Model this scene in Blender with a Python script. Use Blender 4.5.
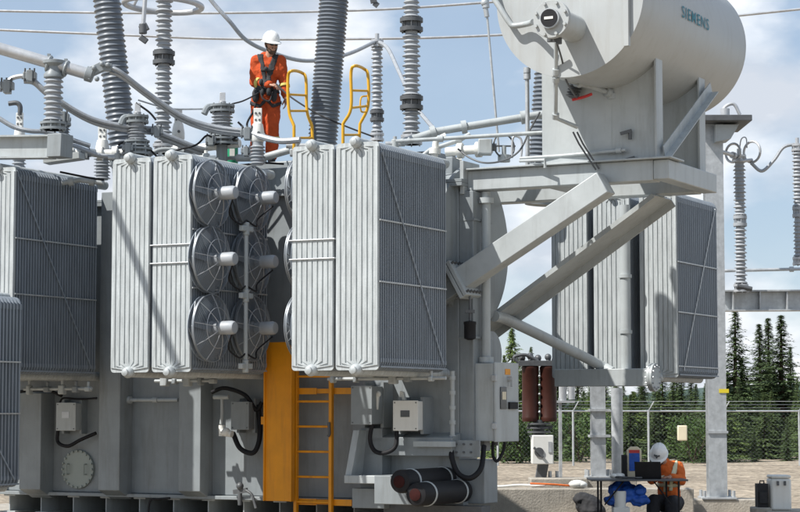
import bpy, bmesh, math, random
from mathutils import Vector, Matrix, Euler
R = math.radians
S = bpy.context.scene
COL = S.collection
for o in list(bpy.data.objects): bpy.data.objects.remove(o)

# ------------------------------------------------------------ camera
EYE = 1.72; FPX = 1990.0; TILT = math.atan(154 / FPX)
cam_d = bpy.data.cameras.new('camera'); cam = bpy.data.objects.new('camera', cam_d); COL.objects.link(cam)
cam.location = (0, 0, EYE); cam.rotation_euler = (R(90) + TILT, 0, 0)
cam_d.sensor_fit = 'HORIZONTAL'; cam_d.sensor_width = 36; cam_d.lens = FPX / 800 * 36
cam_d.clip_start = 0.5; cam_d.clip_end = 6000
S.camera = cam
# ------------------------------------------------------------ frame of the transformer: u along it, v across it (away), z up
ANG = R(27.6); OX, OY = -0.255, 23.1
EU = (math.cos(ANG), -math.sin(ANG)); EV = (math.sin(ANG), math.cos(ANG))
# ------------------------------------------------------------ light
SUN_A, SUN_E = R(35), R(50)         # angle from -v towards -u, elevation
sx = -(EV[0] * math.cos(SUN_A) + EU[0] * math.sin(SUN_A)); sy = -(EV[1] * math.cos(SUN_A) + EU[1] * math.sin(SUN_A))
sdir = Vector((sx * math.cos(SUN_E), sy * math.cos(SUN_E), math.sin(SUN_E)))
sun_d = bpy.data.lights.new('sun', 'SUN'); sun_d.energy = 4.5; sun_d.angle = R(0.5); sun_d.color = (1, 0.965, 0.915)
sun = bpy.data.objects.new('sun', sun_d); COL.objects.link(sun); sun.location = (-40, -20, 60)
sun.rotation_euler = sdir.to_track_quat('Z', 'Y').to_euler()
W = bpy.data.worlds.new('World'); S.world = W; W.use_nodes = True
nt = W.node_tree; nt.nodes.clear()
def wn(t, **k):
    n = nt.nodes.new(t)
    for a, b in k.items(): setattr(n, a, b)
    return n
sky = wn('ShaderNodeTexSky', sky_type='NISHITA', sun_disc=False)
sky.sun_elevation = SUN_E; sky.sun_rotation = math.atan2(sdir.x, sdir.y)
sky.air_density = 1.0; sky.dust_density = 0.0; sky.ozone_density = 1.5
bg = wn('ShaderNodeBackground'); bg.inputs['Strength'].default_value = 0.078
out = wn('ShaderNodeOutputWorld')
tc = wn('ShaderNodeTexCoord'); mp = wn('ShaderNodeMapping'); mp.inputs['Scale'].default_value = (7, 7, 13)
mp.inputs['Location'].default_value = (0.55, 0.0, 0.35)
nz = wn('ShaderNodeTexNoise'); nz.inputs['Scale'].default_value = 1.0; nz.inputs['Detail'].default_value = 6; nz.inputs['Roughness'].default_value = 0.5
rp = wn('ShaderNodeValToRGB'); rp.color_ramp.elements[0].position = 0.45; rp.color_ramp.elements[1].position = 0.6
rp.color_ramp.elements[0].color = (0.05, 0.05, 0.05, 1); rp.color_ramp.elements[1].color = (0.98, 0.98, 0.98, 1)
n2 = wn('ShaderNodeTexNoise'); n2.inputs['Scale'].default_value = 2.3; n2.inputs['Detail'].default_value = 5
r2 = wn('ShaderNodeValToRGB'); r2.color_ramp.elements[0].position = 0.4; r2.color_ramp.elements[1].position = 0.6
r2.color_ramp.elements[0].color = (6.3, 6.8, 7.6, 1); r2.color_ramp.elements[1].color = (10.2, 10.4, 10.7, 1)
skm = wn('ShaderNodeMix', data_type='RGBA'); skm.inputs[0].default_value = 0.6
skm.inputs[7].default_value = (4.4, 5.6, 7.3, 1)
mx = wn('ShaderNodeMix', data_type='RGBA')
L = nt.links.new
L(tc.outputs['Generated'], mp.inputs['Vector']); L(mp.outputs[0], nz.inputs['Vector']); L(mp.outputs[0], n2.inputs['Vector'])
L(nz.outputs['Fac'], rp.inputs['Fac']); L(n2.outputs['Fac'], r2.inputs['Fac'])
L(sky.outputs[0], skm.inputs[6]); L(skm.outputs[2], mx.inputs[6]); L(r2.outputs[0], mx.inputs[7]); sp = wn('ShaderNodeSeparateXYZ'); L(tc.outputs['Generated'], sp.inputs[0])
mr_ = wn('ShaderNodeMapRange'); mr_.inputs[1].default_value = 0.25; mr_.inputs[2].default_value = 0.7; mr_.inputs[3].default_value = 1; mr_.inputs[4].default_value = 0.25; L(sp.outputs[2], mr_.inputs[0])
mu = wn('ShaderNodeMath', operation='MULTIPLY'); L(rp.outputs[0], mu.inputs[0]); L(mr_.outputs[0], mu.inputs[1]); L(mu.outputs[0], mx.inputs[0])
L(mx.outputs[2], bg.inputs['Color']); L(bg.outputs[0], out.inputs['Surface'])
S.view_settings.view_transform = 'Standard'; S.view_settings.look = 'None'; S.view_settings.exposure = 0.5; S.view_settings.gamma = 1
S.view_settings.use_curve_mapping = False
S.render.engine = 'CYCLES'; S.cycles.max_bounces = 6; S.cycles.transparent_max_bounces = 12

# ------------------------------------------------------------ projection helpers (pixels of the 800x512 photo to places)
def ray(px, py):
    a, b = (px - 400) / FPX, -(py - 256) / FPX
    return Vector((a, math.cos(TILT) - b * math.sin(TILT), math.sin(TILT) + b * math.cos(TILT)))
def W2F(p):
    dx, dy = p[0] - OX, p[1] - OY
    return Vector((dx * EU[0] + dy * EU[1], dx * EV[0] + dy * EV[1], p[2]))
def F2W(p):
    return Vector((OX + p[0] * EU[0] + p[1] * EV[0], OY + p[0] * EU[1] + p[1] * EV[1], p[2]))
def at(px, py, Y):
    d = ray(px, py); t = Y / d.y
    return Vector((d.x * t, Y, EYE + d.z * t))
def PF(px, py, axis, val):
    d = ray(px, py); c = W2F((0, 0, EYE)); e = W2F(Vector((0, 0, EYE)) + d) - c
    t = (val - c[axis]) / e[axis]
    return c + e * t
def PV(px, py, v): return PF(px, py, 1, v)
def PU(px, py, u): return PF(px, py, 0, u)

# ------------------------------------------------------------ materials
MATS = {}
def mat(name, col, rough=0.5, metal=0.0, var=0.12, scale=3.0, stretch=(1, 1, 1), bump=0.0, bscale=40, spec=0.5, dirt=None, dirt_amt=0.0, dscale=1.2):
    if name in MATS: return MATS[name]
    m = bpy.data.materials.new(name); m.use_nodes = True; t = m.node_tree; n = t.nodes; l = t.links.new
    b = n['Principled BSDF']; b.inputs['Roughness'].default_value = rough; b.inputs['Metallic'].default_value = metal
    b.inputs['Specular IOR Level'].default_value = spec
    c = n.new('ShaderNodeTexCoord'); mp = n.new('ShaderNodeMapping'); mp.inputs['Scale'].default_value = stretch
    l(c.outputs['Object'], mp.inputs['Vector'])
    z = n.new('ShaderNodeTexNoise'); z.inputs['Scale'].default_value = scale; z.inputs['Detail'].default_value = 6; z.inputs['Roughness'].default_value = 0.62
    l(mp.outputs[0], z.inputs['Vector'])
    r = n.new('ShaderNodeValToRGB'); r.color_ramp.elements[0].position = 0.3; r.color_ramp.elements[1].position = 0.7
    lo = [max(0, x * (1 - var)) for x in col]; hi = [min(1, x * (1 + var)) for x in col]
    r.color_ramp.elements[0].color = (*lo, 1); r.color_ramp.elements[1].color = (*hi, 1)
    l(z.outputs['Fac'], r.inputs['Fac']); outc = r.outputs[0]
    if dirt:
        z2 = n.new('ShaderNodeTexNoise'); z2.inputs['Scale'].default_value = dscale; z2.inputs['Detail'].default_value = 8; z2.inputs['Roughness'].default_value = 0.7
        mp2 = n.new('ShaderNodeMapping'); mp2.inputs['Scale'].default_value = (6, 6, 0.6); l(c.outputs['Object'], mp2.inputs['Vector']); l(mp2.outputs[0], z2.inputs['Vector'])
        r2 = n.new('ShaderNodeValToRGB'); r2.color_ramp.elements[0].position = 0.5; r2.color_ramp.elements[1].position = 0.75
        r2.color_ramp.elements[0].color = (0, 0, 0, 1); r2.color_ramp.elements[1].color = (dirt_amt,) * 3 + (1,)
        l(z2.outputs['Fac'], r2.inputs['Fac'])
        mm = n.new('ShaderNodeMix'); mm.data_type = 'RGBA'; l(r2.outputs[0], mm.inputs[0]); l(outc, mm.inputs[6]); mm.inputs[7].default_value = (*dirt, 1)
        outc = mm.outputs[2]
    l(outc, b.inputs['Base Color'])
    mr = n.new('ShaderNodeMapRange'); mr.inputs[3].default_value = max(0.05, rough - 0.12); mr.inputs[4].default_value = min(1, rough + 0.12)
    l(z.outputs['Fac'], mr.inputs[0]); l(mr.outputs[0], b.inputs['Roughness'])
    if bump:
        bz = n.new('ShaderNodeTexNoise'); bz.inputs['Scale'].default_value = bscale; bz.inputs['Detail'].default_value = 5; l(c.outputs['Object'], bz.inputs['Vector'])
        bp = n.new('ShaderNodeBump'); bp.inputs['Strength'].default_value = bump; bp.inputs['Distance'].default_value = 0.02
        l(bz.outputs['Fac'], bp.inputs['Height']); l(bp.outputs[0], b.inputs['Normal'])
    MATS[name] = m; return m
M_TANK = mat('tank paint', (0.235, 0.26, 0.272), 0.42, var=0.12, scale=2.5, bump=0.06, bscale=8, dirt=(0.13, 0.13, 0.12), dirt_amt=0.55)
M_STEEL = mat('light grey paint', (0.40, 0.43, 0.435), 0.4, var=0.1, scale=2.5, bump=0.05, bscale=12, dirt=(0.2, 0.2, 0.185), dirt_amt=0.5)
M_CONS = mat('conservator paint', (0.40, 0.42, 0.42), 0.42, var=0.06, scale=1.6, dirt=(0.29, 0.28, 0.25), dirt_amt=0.4)
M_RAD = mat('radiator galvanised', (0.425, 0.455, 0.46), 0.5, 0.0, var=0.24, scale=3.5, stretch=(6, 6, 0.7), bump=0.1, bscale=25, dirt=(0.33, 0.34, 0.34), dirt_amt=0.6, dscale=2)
M_FIN = mat('radiator fin shaded', (0.225, 0.26, 0.30), 0.5, 0.0, var=0.14, scale=3, stretch=(3, 3, 0.6))  # darker, bluer copy of the radiator colour, shade of the fin side put in
M_GALV = mat('galvanised steel', (0.46, 0.48, 0.49), 0.45, 0.35, var=0.2, scale=9, bump=0.05, dirt=(0.3, 0.31, 0.31), dirt_amt=0.5)
M_ALU = mat('aluminium', (0.5, 0.51, 0.52), 0.42, 0.45, var=0.12, scale=6)
M_WIRE = mat('conductor strand', (0.36, 0.38, 0.4), 0.5, 0.3, var=0.12, scale=20, bump=0.2, bscale=120)
M_DARKM = mat('dark metal', (0.1, 0.105, 0.11), 0.5, 0.2, var=0.2, scale=8)
M_BUSH = mat('dark grey porcelain', (0.15, 0.17, 0.195), 0.34, var=0.1, scale=4, dirt=(0.2, 0.2, 0.19), dirt_amt=0.4)
M_ARR = mat('light grey silicone', (0.34, 0.36, 0.38), 0.45, var=0.08, scale=4, dirt=(0.24, 0.24, 0.23), dirt_amt=0.35)
M_POST = mat('grey porcelain', (0.33, 0.35, 0.37), 0.3, var=0.08, scale=4)
M_WHITE = mat('white paint', (0.74, 0.74, 0.7), 0.45, var=0.05, scale=4, dirt=(0.5, 0.48, 0.42), dirt_amt=0.3)
M_ORNG = mat('orange enamel', (0.72, 0.285, 0.006), 0.45, var=0.1, scale=3, dirt=(0.34, 0.13, 0.02), dirt_amt=0.6)
M_YEL = mat('yellow enamel', (0.66, 0.36, 0.015), 0.4, var=0.08, scale=5)
M_BLACK = mat('black rubber', (0.016, 0.016, 0.018), 0.62, var=0.25, scale=6, spec=0.22)
M_PIPEW = M_STEEL
M_GUARD = mat('fan guard wire', (0.42, 0.43, 0.44), 0.45, 0.3, var=0.1)
M_BLADE = mat('fan blade', (0.23, 0.25, 0.27), 0.4, 0.3, var=0.1)
M_HIVIS = mat('orange coverall cloth', (0.47, 0.075, 0.022), 0.85, var=0.16, scale=9, bump=0.35, bscale=18, spec=0.2)
M_SHIRT = mat('bright orange shirt cloth', (0.66, 0.15, 0.035), 0.85, var=0.16, scale=9, bump=0.35, bscale=18, spec=0.2)
M_MAROON = mat('dark maroon end', (0.035, 0.009, 0.008), 0.75, var=0.3, scale=12, spec=0.15)
M_SKIN = mat('skin', (0.45, 0.25, 0.17), 0.55, var=0.1, scale=12)
M_BEARD = mat('short beard', (0.1, 0.06, 0.04), 0.9, var=0.2, scale=60)
M_NAVY = mat('dark trousers', (0.018, 0.019, 0.024), 0.9, var=0.2, scale=10, bump=0.4, bscale=20)
M_HELM = mat('helmet plastic', (0.82, 0.82, 0.8), 0.28, var=0.03)
M_REFL = mat('reflective tape', (0.62, 0.6, 0.42), 0.5, 0.2, var=0.1)
M_STRAP = mat('dark webbing', (0.03, 0.03, 0.032), 0.85, var=0.3, scale=20)
M_BROWN = mat('brown enamel', (0.045, 0.013, 0.008), 0.5, var=0.2, scale=5, spec=0.3)
M_CONC = mat('concrete', (0.36, 0.33, 0.28), 0.9, var=0.2, scale=3, bump=0.5, bscale=30, dirt=(0.2, 0.18, 0.15), dirt_amt=0.5)
M_BARK = mat('bark', (0.07, 0.05, 0.035), 0.95, var=0.3, scale=8)
M_HATCH = mat('grey green hatch paint', (0.3, 0.335, 0.31), 0.4, var=0.05)
M_BLUE = mat('blue nylon', (0.015, 0.09, 0.42), 0.6, var=0.3, scale=12, bump=0.6, bscale=14)
M_GREEN = mat('green plastic', (0.02, 0.3, 0.15), 0.35, var=0.1)
M_LIME = mat('yellow reflective band', (0.6, 0.5, 0.12), 0.6, var=0.15, scale=14)
M_TEAL = mat('teal lettering', (0.0, 0.16, 0.22), 0.45, var=0.02)
M_RED = mat('red paint', (0.5, 0.03, 0.03), 0.5, var=0.1)
M_TAG = mat('yellow tag', (0.75, 0.6, 0.03), 0.5, var=0.05)
M_CREAM = mat('cream plastic', (0.7, 0.62, 0.45), 0.45, var=0.05)
M_ROPE = mat('orange rope', (0.7, 0.16, 0.03), 0.7, var=0.2, scale=20)
M_GLASS = mat('dark window glass', (0.02, 0.025, 0.03), 0.08, var=0.05)
M_SPRUCE = [mat('spruce needles %s' % w, c, 0.75, var=0.5, scale=1.6, spec=0.25) for w, c in (('deep', (0.085, 0.125, 0.05)), ('mid', (0.105, 0.15, 0.055)), ('fresh', (0.15, 0.21, 0.06)))]
M_LEAF = mat('bush leaves', (0.05, 0.09, 0.02), 0.7, var=0.5, scale=1.4, spec=0.3)

def gravel():
    m = bpy.data.materials.new('gravel'); m.use_nodes = True; t = m.node_tree; n = t.nodes; l = t.links.new; b = n['Principled BSDF']
    b.inputs['Roughness'].default_value = 0.95; b.inputs['Specular IOR Level'].default_value = 0.2
    c = n.new('ShaderNodeTexCoord')
    v = n.new('ShaderNodeTexVoronoi'); v.inputs['Scale'].default_value = 7; l(c.outputs['Object'], v.inputs['Vector'])
    z = n.new('ShaderNodeTexNoise'); z.inputs['Scale'].default_value = 0.35; z.inputs['Detail'].default_value = 8; z.inputs['Roughness'].default_value = 0.65; l(c.outputs['Object'], z.inputs['Vector'])
    r = n.new('ShaderNodeValToRGB'); e = r.color_ramp.elements; e[0].position = 0.3; e[1].position = 0.72; e[0].color = (0.21, 0.17, 0.125, 1); e[1].color = (0.40, 0.335, 0.25, 1)
    l(z.outputs['Fac'], r.inputs['Fac'])
    mm = n.new('ShaderNodeMix'); mm.data_type = 'RGBA'; mm.blend_type = 'OVERLAY'; mm.inputs[0].default_value = 0.5; l(r.outputs[0], mm.inputs[6]); bwn = n.new('ShaderNodeRGBToBW'); l(v.outputs['Color'], bwn.inputs[0]); l(bwn.outputs[0], mm.inputs[7])
    hs = n.new('ShaderNodeHueSaturation'); hs.inputs['Saturation'].default_value = 0.95; l(mm.outputs[2], hs.inputs['Color']); l(hs.outputs[0], b.inputs['Base Color'])
    bp = n.new('ShaderNodeBump'); bp.inputs['Strength'].default_value = 0.9; bp.inputs['Distance'].default_value = 0.06; l(v.outputs['Distance'], bp.inputs['Height']); l(bp.outputs[0], b.inputs['Normal'])
    return m
M_GRAVEL = gravel()

# ------------------------------------------------------------ mesh builder
BASE = {}
def basis(ax):
    ax = Vector(ax).normalized(); t = Vector((0, 0, 1)) if abs(ax.z) < 0.9 else Vector((1, 0, 0))
    a = t.cross(ax).normalized(); return a, ax.cross(a).normalized(), ax
def cr(pts, n=8):
    P = [Vector(p) for p in pts]; P = [P[0] * 2 - P[1]] + P + [P[-1] * 2 - P[-2]]; o = []
    for i in range(1, len(P) - 2):
        for k in range(n):
            t = k / n; a, b, c, d = P[i - 1:i + 3]
            o.append(0.5 * ((2 * b) + (c - a) * t + (2 * a - 5 * b + 4 * c - d) * t * t + (3 * b - a - 3 * c + d) * t ** 3))
    o.append(P[-2]); return o
class MB:
    def __init__(s): s.v = []; s.f = []
    def add(s, v, f):
        k = len(s.v); s.v += [Vector(x) for x in v]; s.f += [tuple(i + k for i in q) for q in f]; return s
    def box(s, x0, x1, y0, y1, z0, z1):
        return s.add([(x0, y0, z0), (x1, y0, z0), (x1, y1, z0), (x0, y1, z0), (x0, y0, z1), (x1, y0, z1), (x1, y1, z1), (x0, y1, z1)],
                     [(0, 3, 2, 1), (4, 5, 6, 7), (0, 1, 5, 4), (1, 2, 6, 5), (2, 3, 7, 6), (3, 0, 4, 7)])
    def prism(s, poly, vec):
        n = len(poly); P = [Vector(p) for p in poly]; vec = Vector(vec)
        return s.add(P + [p + vec for p in P], [tuple(range(n))[::-1], tuple(range(n, 2 * n))] + [(i, (i + 1) % n, n + (i + 1) % n, n + i) for i in range(n)])
    def beam(s, p0, p1, w, h, side=None):          # w across, h along up
        p0, p1 = Vector(p0), Vector(p1); d = (p1 - p0).normalized()
        a = Vector(side) if side else d.cross(Vector((0, 0, 1)))
        if a.length < 1e-4: a = Vector((1, 0, 0))
        a = (a - d * a.dot(d)).normalized(); b = a.cross(d)
        return s.prism([p0 - a * w / 2 - b * h / 2, p0 + a * w / 2 - b * h / 2, p0 + a * w / 2 + b * h / 2, p0 - a * w / 2 + b * h / 2], p1 - p0)
    def ibeam(s, p0, p1, w, h, tf=0.02, tw=0.015, side=None):
        p0, p1 = Vector(p0), Vector(p1); d = (p1 - p0).normalized()
        a = Vector(side) if side else d.cross(Vector((0, 0, 1)))
        a = (a - d * a.dot(d)).normalized(); b = a.cross(d)
        pr = [(-w, -h), (w, -h), (w, -h + 2 * tf), (tw, -h + 2 * tf), (tw, h - 2 * tf), (w, h - 2 * tf), (w, h), (-w, h), (-w, h - 2 * tf), (-tw, h - 2 * tf), (-tw, -h + 2 * tf), (-w, -h + 2 * tf)]
        return s.prism([p0 + a * x / 2 + b * y / 2 for x, y in pr], p1 - p0)
    def lathe(s, prof, org, ax, n=20, cap=True):
        a, b, c = basis(ax); org = Vector(org); v = []; f = []
        for r, h in prof:
            for i in range(n):
                t = 2 * math.pi * i / n; v.append(org + c * h + (a * math.cos(t) + b * math.sin(t)) * r)
        for k in range(len(prof) - 1):
            for i in range(n): f.append((k * n + i, k * n + (i + 1) % n, (k + 1) * n + (i + 1) % n, (k + 1) * n + i))
        if cap: f.append(tuple(range(n))[::-1]); f.append(tuple(range((len(prof) - 1) * n, len(prof) * n)))
        return s.add(v, f)
    def cyl(s, p0, p1, r, r1=None, n=16):
        d = Vector(p1) - Vector(p0); return s.lathe([(r, 0), (r if r1 is None else r1, d.length)], p0, d, n)
    def tube(s, pts, r, n=8, closed=False):
        P = [Vector(p) for p in pts]; m = len(P); v = []; f = []; a = None
        for i in range(m):
            d = ((P[(i + 1) % m] - P[i - 1]) if closed else (P[min(i + 1, m - 1)] - P[max(i - 1, 0)])).normalized()
            if a is None: a = basis(d)[0]
            a = (a - d * a.dot(d)).normalized(); b = d.cross(a)
            rr = r[i] if isinstance(r, (list, tuple)) else r
            for k in range(n): t = 2 * math.pi * k / n; v.append(P[i] + (a * math.cos(t) + b * math.sin(t)) * rr)
        for i in range(m if closed else m - 1):
            j = (i + 1) % m
            for k in range(n): f.append((i * n + k, i * n + (k + 1) % n, j * n + (k + 1) % n, j * n + k))
        if not closed: f.append(tuple(range(n))[::-1]); f.append(tuple(range((m - 1) * n, m * n)))
        return s.add(v, f)
    def ring(s, c, ax, r, tr, n=32, k=8):
        a, b, d = basis(ax); c = Vector(c)
        return s.tube([c + (a * math.cos(2 * math.pi * i / n) + b * math.sin(2 * math.pi * i / n)) * r for i in range(n)], tr, k, True)
    def ball(s, c, r, n=14, m=10):
        c = Vector(c); r = (r, r, r) if not isinstance(r, (tuple, list)) else r; v = [c + Vector((0, 0, r[2]))]; f = []
        for j in range(1, m):
            p = math.pi * j / m
            for i in range(n): t = 2 * math.pi * i / n; v.append(c + Vector((r[0] * math.sin(p) * math.cos(t), r[1] * math.sin(p) * math.sin(t), r[2] * math.cos(p))))
        v.append(c - Vector((0, 0, r[2]))); e = len(v) - 1
        for i in range(n): f.append((0, 1 + i, 1 + (i + 1) % n)); f.append((e, e - n + (i + 1) % n, e - n + i))
        for j in range(m - 2):
            for i in range(n): f.append((1 + j * n + i, 1 + (j + 1) * n + i, 1 + (j + 1) * n + (i + 1) % n, 1 + j * n + (i + 1) % n))
        return s.add(v, f)
    def cap(s, p0, r0, p1, r1):                    # tapered capsule
        s.lathe([(r0, 0), (r1, (Vector(p1) - Vector(p0)).length)], p0, Vector(p1) - Vector(p0), 12); s.ball(p0, r0, 12, 8); s.ball(p1, r1, 12, 8); return s
    def build(s, name, m, parent=None, bevel=0, smooth=True, base=None, rot=None):
        b = Vector(BASE[parent.name]) if parent else Vector(base or (0, 0, 0))
        me = bpy.data.meshes.new(name); me.from_pydata([tuple(x - b) for x in s.v], [], s.f); me.materials.append(m); me.update()
        bmx = bmesh.new(); bmx.from_mesh(me); bmesh.ops.recalc_face_normals(bmx, faces=bmx.faces[:]); bmx.to_mesh(me); bmx.free()
        if smooth: me.shade_smooth(); me.set_sharp_from_angle(angle=R(38))
        o = bpy.data.objects.new(name, me); COL.objects.link(o)
        if parent: o.parent = parent
        BASE[o.name] = tuple(b)
        if bevel:
            md = o.modifiers.new('bevel', 'BEVEL'); md.width = bevel; md.segments = 2; md.limit_method = 'ANGLE'; md.angle_limit = R(40)
        return o
    def thing(s, name, label, cat, m, frame=True, group=None, bevel=0, smooth=True):
        lo = [min(p[i] for p in s.v) for i in range(3)]; hi = [max(p[i] for p in s.v) for i in range(3)]
        b = Vector(((lo[0] + hi[0]) / 2, (lo[1] + hi[1]) / 2, lo[2]))
        o = s.build(name, m, None, bevel, smooth, base=b)
        o.location = F2W(b) if frame else b
        if frame: o.rotation_euler = (0, 0, -ANG)
        return tag(o, label, cat, group)
def tag(o, label=None, cat=None, group=None, kind=None):
    if label: o['label'] = label
    if cat: o['category'] = cat
    if group: o['group'] = group
    if kind: o['kind'] = kind
    return o
def thing(name, label, cat, base, frame=True, group=None):
    o = bpy.data.objects.new(name, None); COL.objects.link(o); o.empty_display_size = 0.2
    o.location = F2W(base) if frame else Vector(base)
    if frame: o.rotation_euler = (0, 0, -ANG)
    BASE[o.name] = tuple(base); return tag(o, label, cat, group)
def dup(root, base, frame=True, label=None, group=None, rotz=None, scale=None):
    r = root.copy(); COL.objects.link(r); r.location = F2W(base) if frame else Vector(base)
    if label: r['label'] = label
    if group: r['group'] = group
    if rotz is not None: r.rotation_euler.z = rotz
    if scale: r.scale = (scale,) * 3 if not isinstance(scale, tuple) else scale
    for ch in root.children:
        c = ch.copy(); COL.objects.link(c); c.parent = r
        for g in ch.children:
            d = g.copy(); COL.objects.link(d); d.parent = c
    return r

# ============================================================ LARGE STRUCTURE: transformer
TV = 2.35                                           # front wall of the tank
TZ0, TZ1 = 0.58, 4.62
PLAN = [(-7.4, TV), (-0.1, TV), (-0.1, 2.88), (-1.95, 6.1), (-7.4, 6.1)]
def poly_scale(P, d):
    cx = sum(p[0] for p in P) / len(P); cy = sum(p[1] for p in P) / len(P)
    return [(p[0] + (d if p[0] > cx else -d), p[1] + (d if p[1] > cy else -d)) for p in P]
tank = thing('transformer_tank', 'huge grey welded steel transformer tank with box stiffeners behind the radiators', 'transformer', (-3.5, TV, TZ0))
MB().prism([(x, y, TZ0) for x, y in PLAN], (0, 0, TZ1 - TZ0)).build('tank_wall', M_TANK, tank, bevel=0.012)
b = MB().prism([(x, y, TZ1 - 0.06) for x, y in poly_scale(PLAN, 0.09)], (0, 0, 0.045))
b.prism([(x, y, TZ1 - 0.012) for x, y in poly_scale(PLAN, 0.088)], (0, 0, 0.045)); b.build('cover_flange', M_TANK, tank, bevel=0.006)
MB().prism([(x, y, TZ1 + 0.03) for x, y in [(-4.6, 2.6), (-0.3, 2.6), (-0.35, 2.9), (-2.0, 5.8), (-4.6, 5.8)]], (0, 0, 0.34)).build('raised_cover', M_TANK, tank, bevel=0.02)
b = MB()                                            # base plate and skid
b.prism([(x, y, TZ0 - 0.05) for x, y in poly_scale(PLAN, 0.12)], (0, 0, 0.048)); b.build('base_plate', M_TANK, tank, bevel=0.006)
for i in range(13):
    u = -7.2 + i * 0.56
    MB().ibeam((u, TV - 0.02, 0.40), (u, min(5.9, 2.8 + (-.1 - u) / 1.9 * 3.2), 0.40), 0.2, 0.25).build('skid_beam', M_STEEL, tank)
def stiff(px0, px1, pyt, pyb, drop=0.13, fv=2.05):
    a, c = PV(px0, pyb, fv), PV(px1, pyb, fv); zt = PV((px0 + px1) / 2, pyt, fv).z
    MB().prism([(a.x, fv, a.z), (a.x, TV - .002, a.z - drop), (a.x, TV - .002, zt), (a.x, fv, zt)], (c.x - a.x, 0, 0)).build('stiffener', M_TANK, tank, bevel=0.008)
stiff(19, 40, 393, 489); stiff(98, 119, 192, 490); stiff(178, 200, 372, 491); stiff(-38, -16, 393, 489)
MB().beam((-4.0, 2.28, 4.45), (-4.0, 2.28, 4.6), 0.4, 0.14).build('lifting_lug', M_TANK, tank)
# manhole with handles and bolts
c = PV(79, 469, TV); h = MB().cyl((c.x, TV - .035, c.z), (c.x, TV + .01, c.z), 0.27, n=32).build('manhole_cover', M_HATCH, tank, bevel=0.005)
bb = MB()
for i in range(20):
    t = i * math.pi / 10; bb.cyl((c.x + .252 * math.cos(t), TV - .06, c.z + .252 * math.sin(t)), (c.x + .252 * math.cos(t), TV, c.z + .252 * math.sin(t)), 0.016, n=6)
bb.build('bolt_ring', M_HATCH, h)
for s in (-1, 1): MB().tube([(c.x + s * .15, TV - .03, c.z - .07), (c.x + s * .15, TV - .09, c.z - .07), (c.x + s * .15, TV - .09, c.z + .07), (c.x + s * .15, TV - .03, c.z + .07)], 0.01).build('handle', M_HATCH, h)
# end column (front right corner), pads and ribs
MB().box(-0.098, 0.10, 2.36, 2.86, 1.2, 4.5).build('end_stiffener', M_TANK, tank, bevel=0.008)
for z in (4.12, 2.62): MB().box(-0.098, 0.125, 2.352, 2.9, z, z + .03).build('rib', M_TANK, tank)
MB().lathe([(1.0, 0), (1.0, .45), (1.05, .45), (1.05, .5), (0.9, .53), (0.2, .57)], (-0.68, 3.0, 3.85), (1, 0, 0), 48).build('round_turret', M_TANK, tank)
MB().lathe([(.25, 0), (.25, .1), (.3, .1), (.3, .14), (.1, .15)], (-0.1, 3.05, 2.44), (1, 0, 0), 28).build('round_flange', M_TANK, tank)
# horizontal pipe stub on the wall
a, c = PV(128, 400, 2.25), PV(178, 399, 2.25)
MB().cyl((a.x, 2.25, a.z), (c.x, 2.25, a.z), 0.025).cyl((a.x, 2.25, a.z), (a.x + .05, 2.25, a.z), .05).cyl(((a.x + c.x) / 2, 2.25, a.z), ((a.x + c.x) / 2 + .08, 2.25, a.z), .035).build('wall_pipe', M_STEEL, tank)
# jacking lug under the front radiators
a = PV(344, 475, 1.75); c = PV(387, 484, 1.75)
MB().box(a.x, c.x, 1.75, TV, c.z, a.z).build('jacking_pad', M_STEEL, tank, bevel=0.008)
a = PV(351, 430, 1.9); c = PV(361, 475, 1.9)
MB().prism([(a.x + .03, 1.9, a.z), (a.x - .03, 1.8, c.z), (a.x - .03, TV, c.z), (a.x + .03, TV, a.z)], (.09, 0, 0)).build('jacking_gusset', M_STEEL, tank, bevel=0.005)
a = PV(362, 428, 2.15); c = PV(384, 500, 2.15)
MB().box(a.x, c.x, 2.1, TV, c.z, a.z).build('web_plate', M_TANK, tank, bevel=.006)
a = PV(352, 488, 1.95); c = PV(384, 512, 1.95)
MB().box(a.x, c.x, 1.95, TV, TZ0 - .1, a.z).build('jacking_block', M_TANK, tank, bevel=.006)
# shelf and ledges right of it
a = PV(366, 437, 2.1); c = PV(452, 456, 2.1)
MB().prism([(a.x, 2.1, a.z), (a.x, 2.1, c.z), (a.x, TV, c.z), (a.x, TV, a.z + .06)], (c.x - a.x, 0, 0)).build('ledge', M_TANK, tank, bevel=.006)
a = PV(413, 441, 2.0); c = PV(451, 447, 2.0)
MB().box(a.x, c.x, 2.0, 2.14, c.z, a.z).build('ledge_lip', M_STEEL, tank, bevel=.004)
a = PV(452, 440, 2.2); c = PV(477, 457, 2.2)
pl = MB().box(a.x, c.x + .05, 2.17, 2.2, c.z, a.z).build('bolted_plate', M_TANK, tank, bevel=.003)
bb = MB()
for i in range(3):
    for k in range(2): bb.cyl((a.x + .08 + i * .1, 2.15, c.z + .06 + k * .1), (a.x + .08 + i * .1, 2.18, c.z + .06 + k * .1), .014, n=6)
bb.build('bolts', M_DARKM, pl)
MB().box(-0.45, 0.25, 2.36, 2.75, 0.55, 1.1).build('corner_block', M_TANK, tank, bevel=.01)
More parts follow.
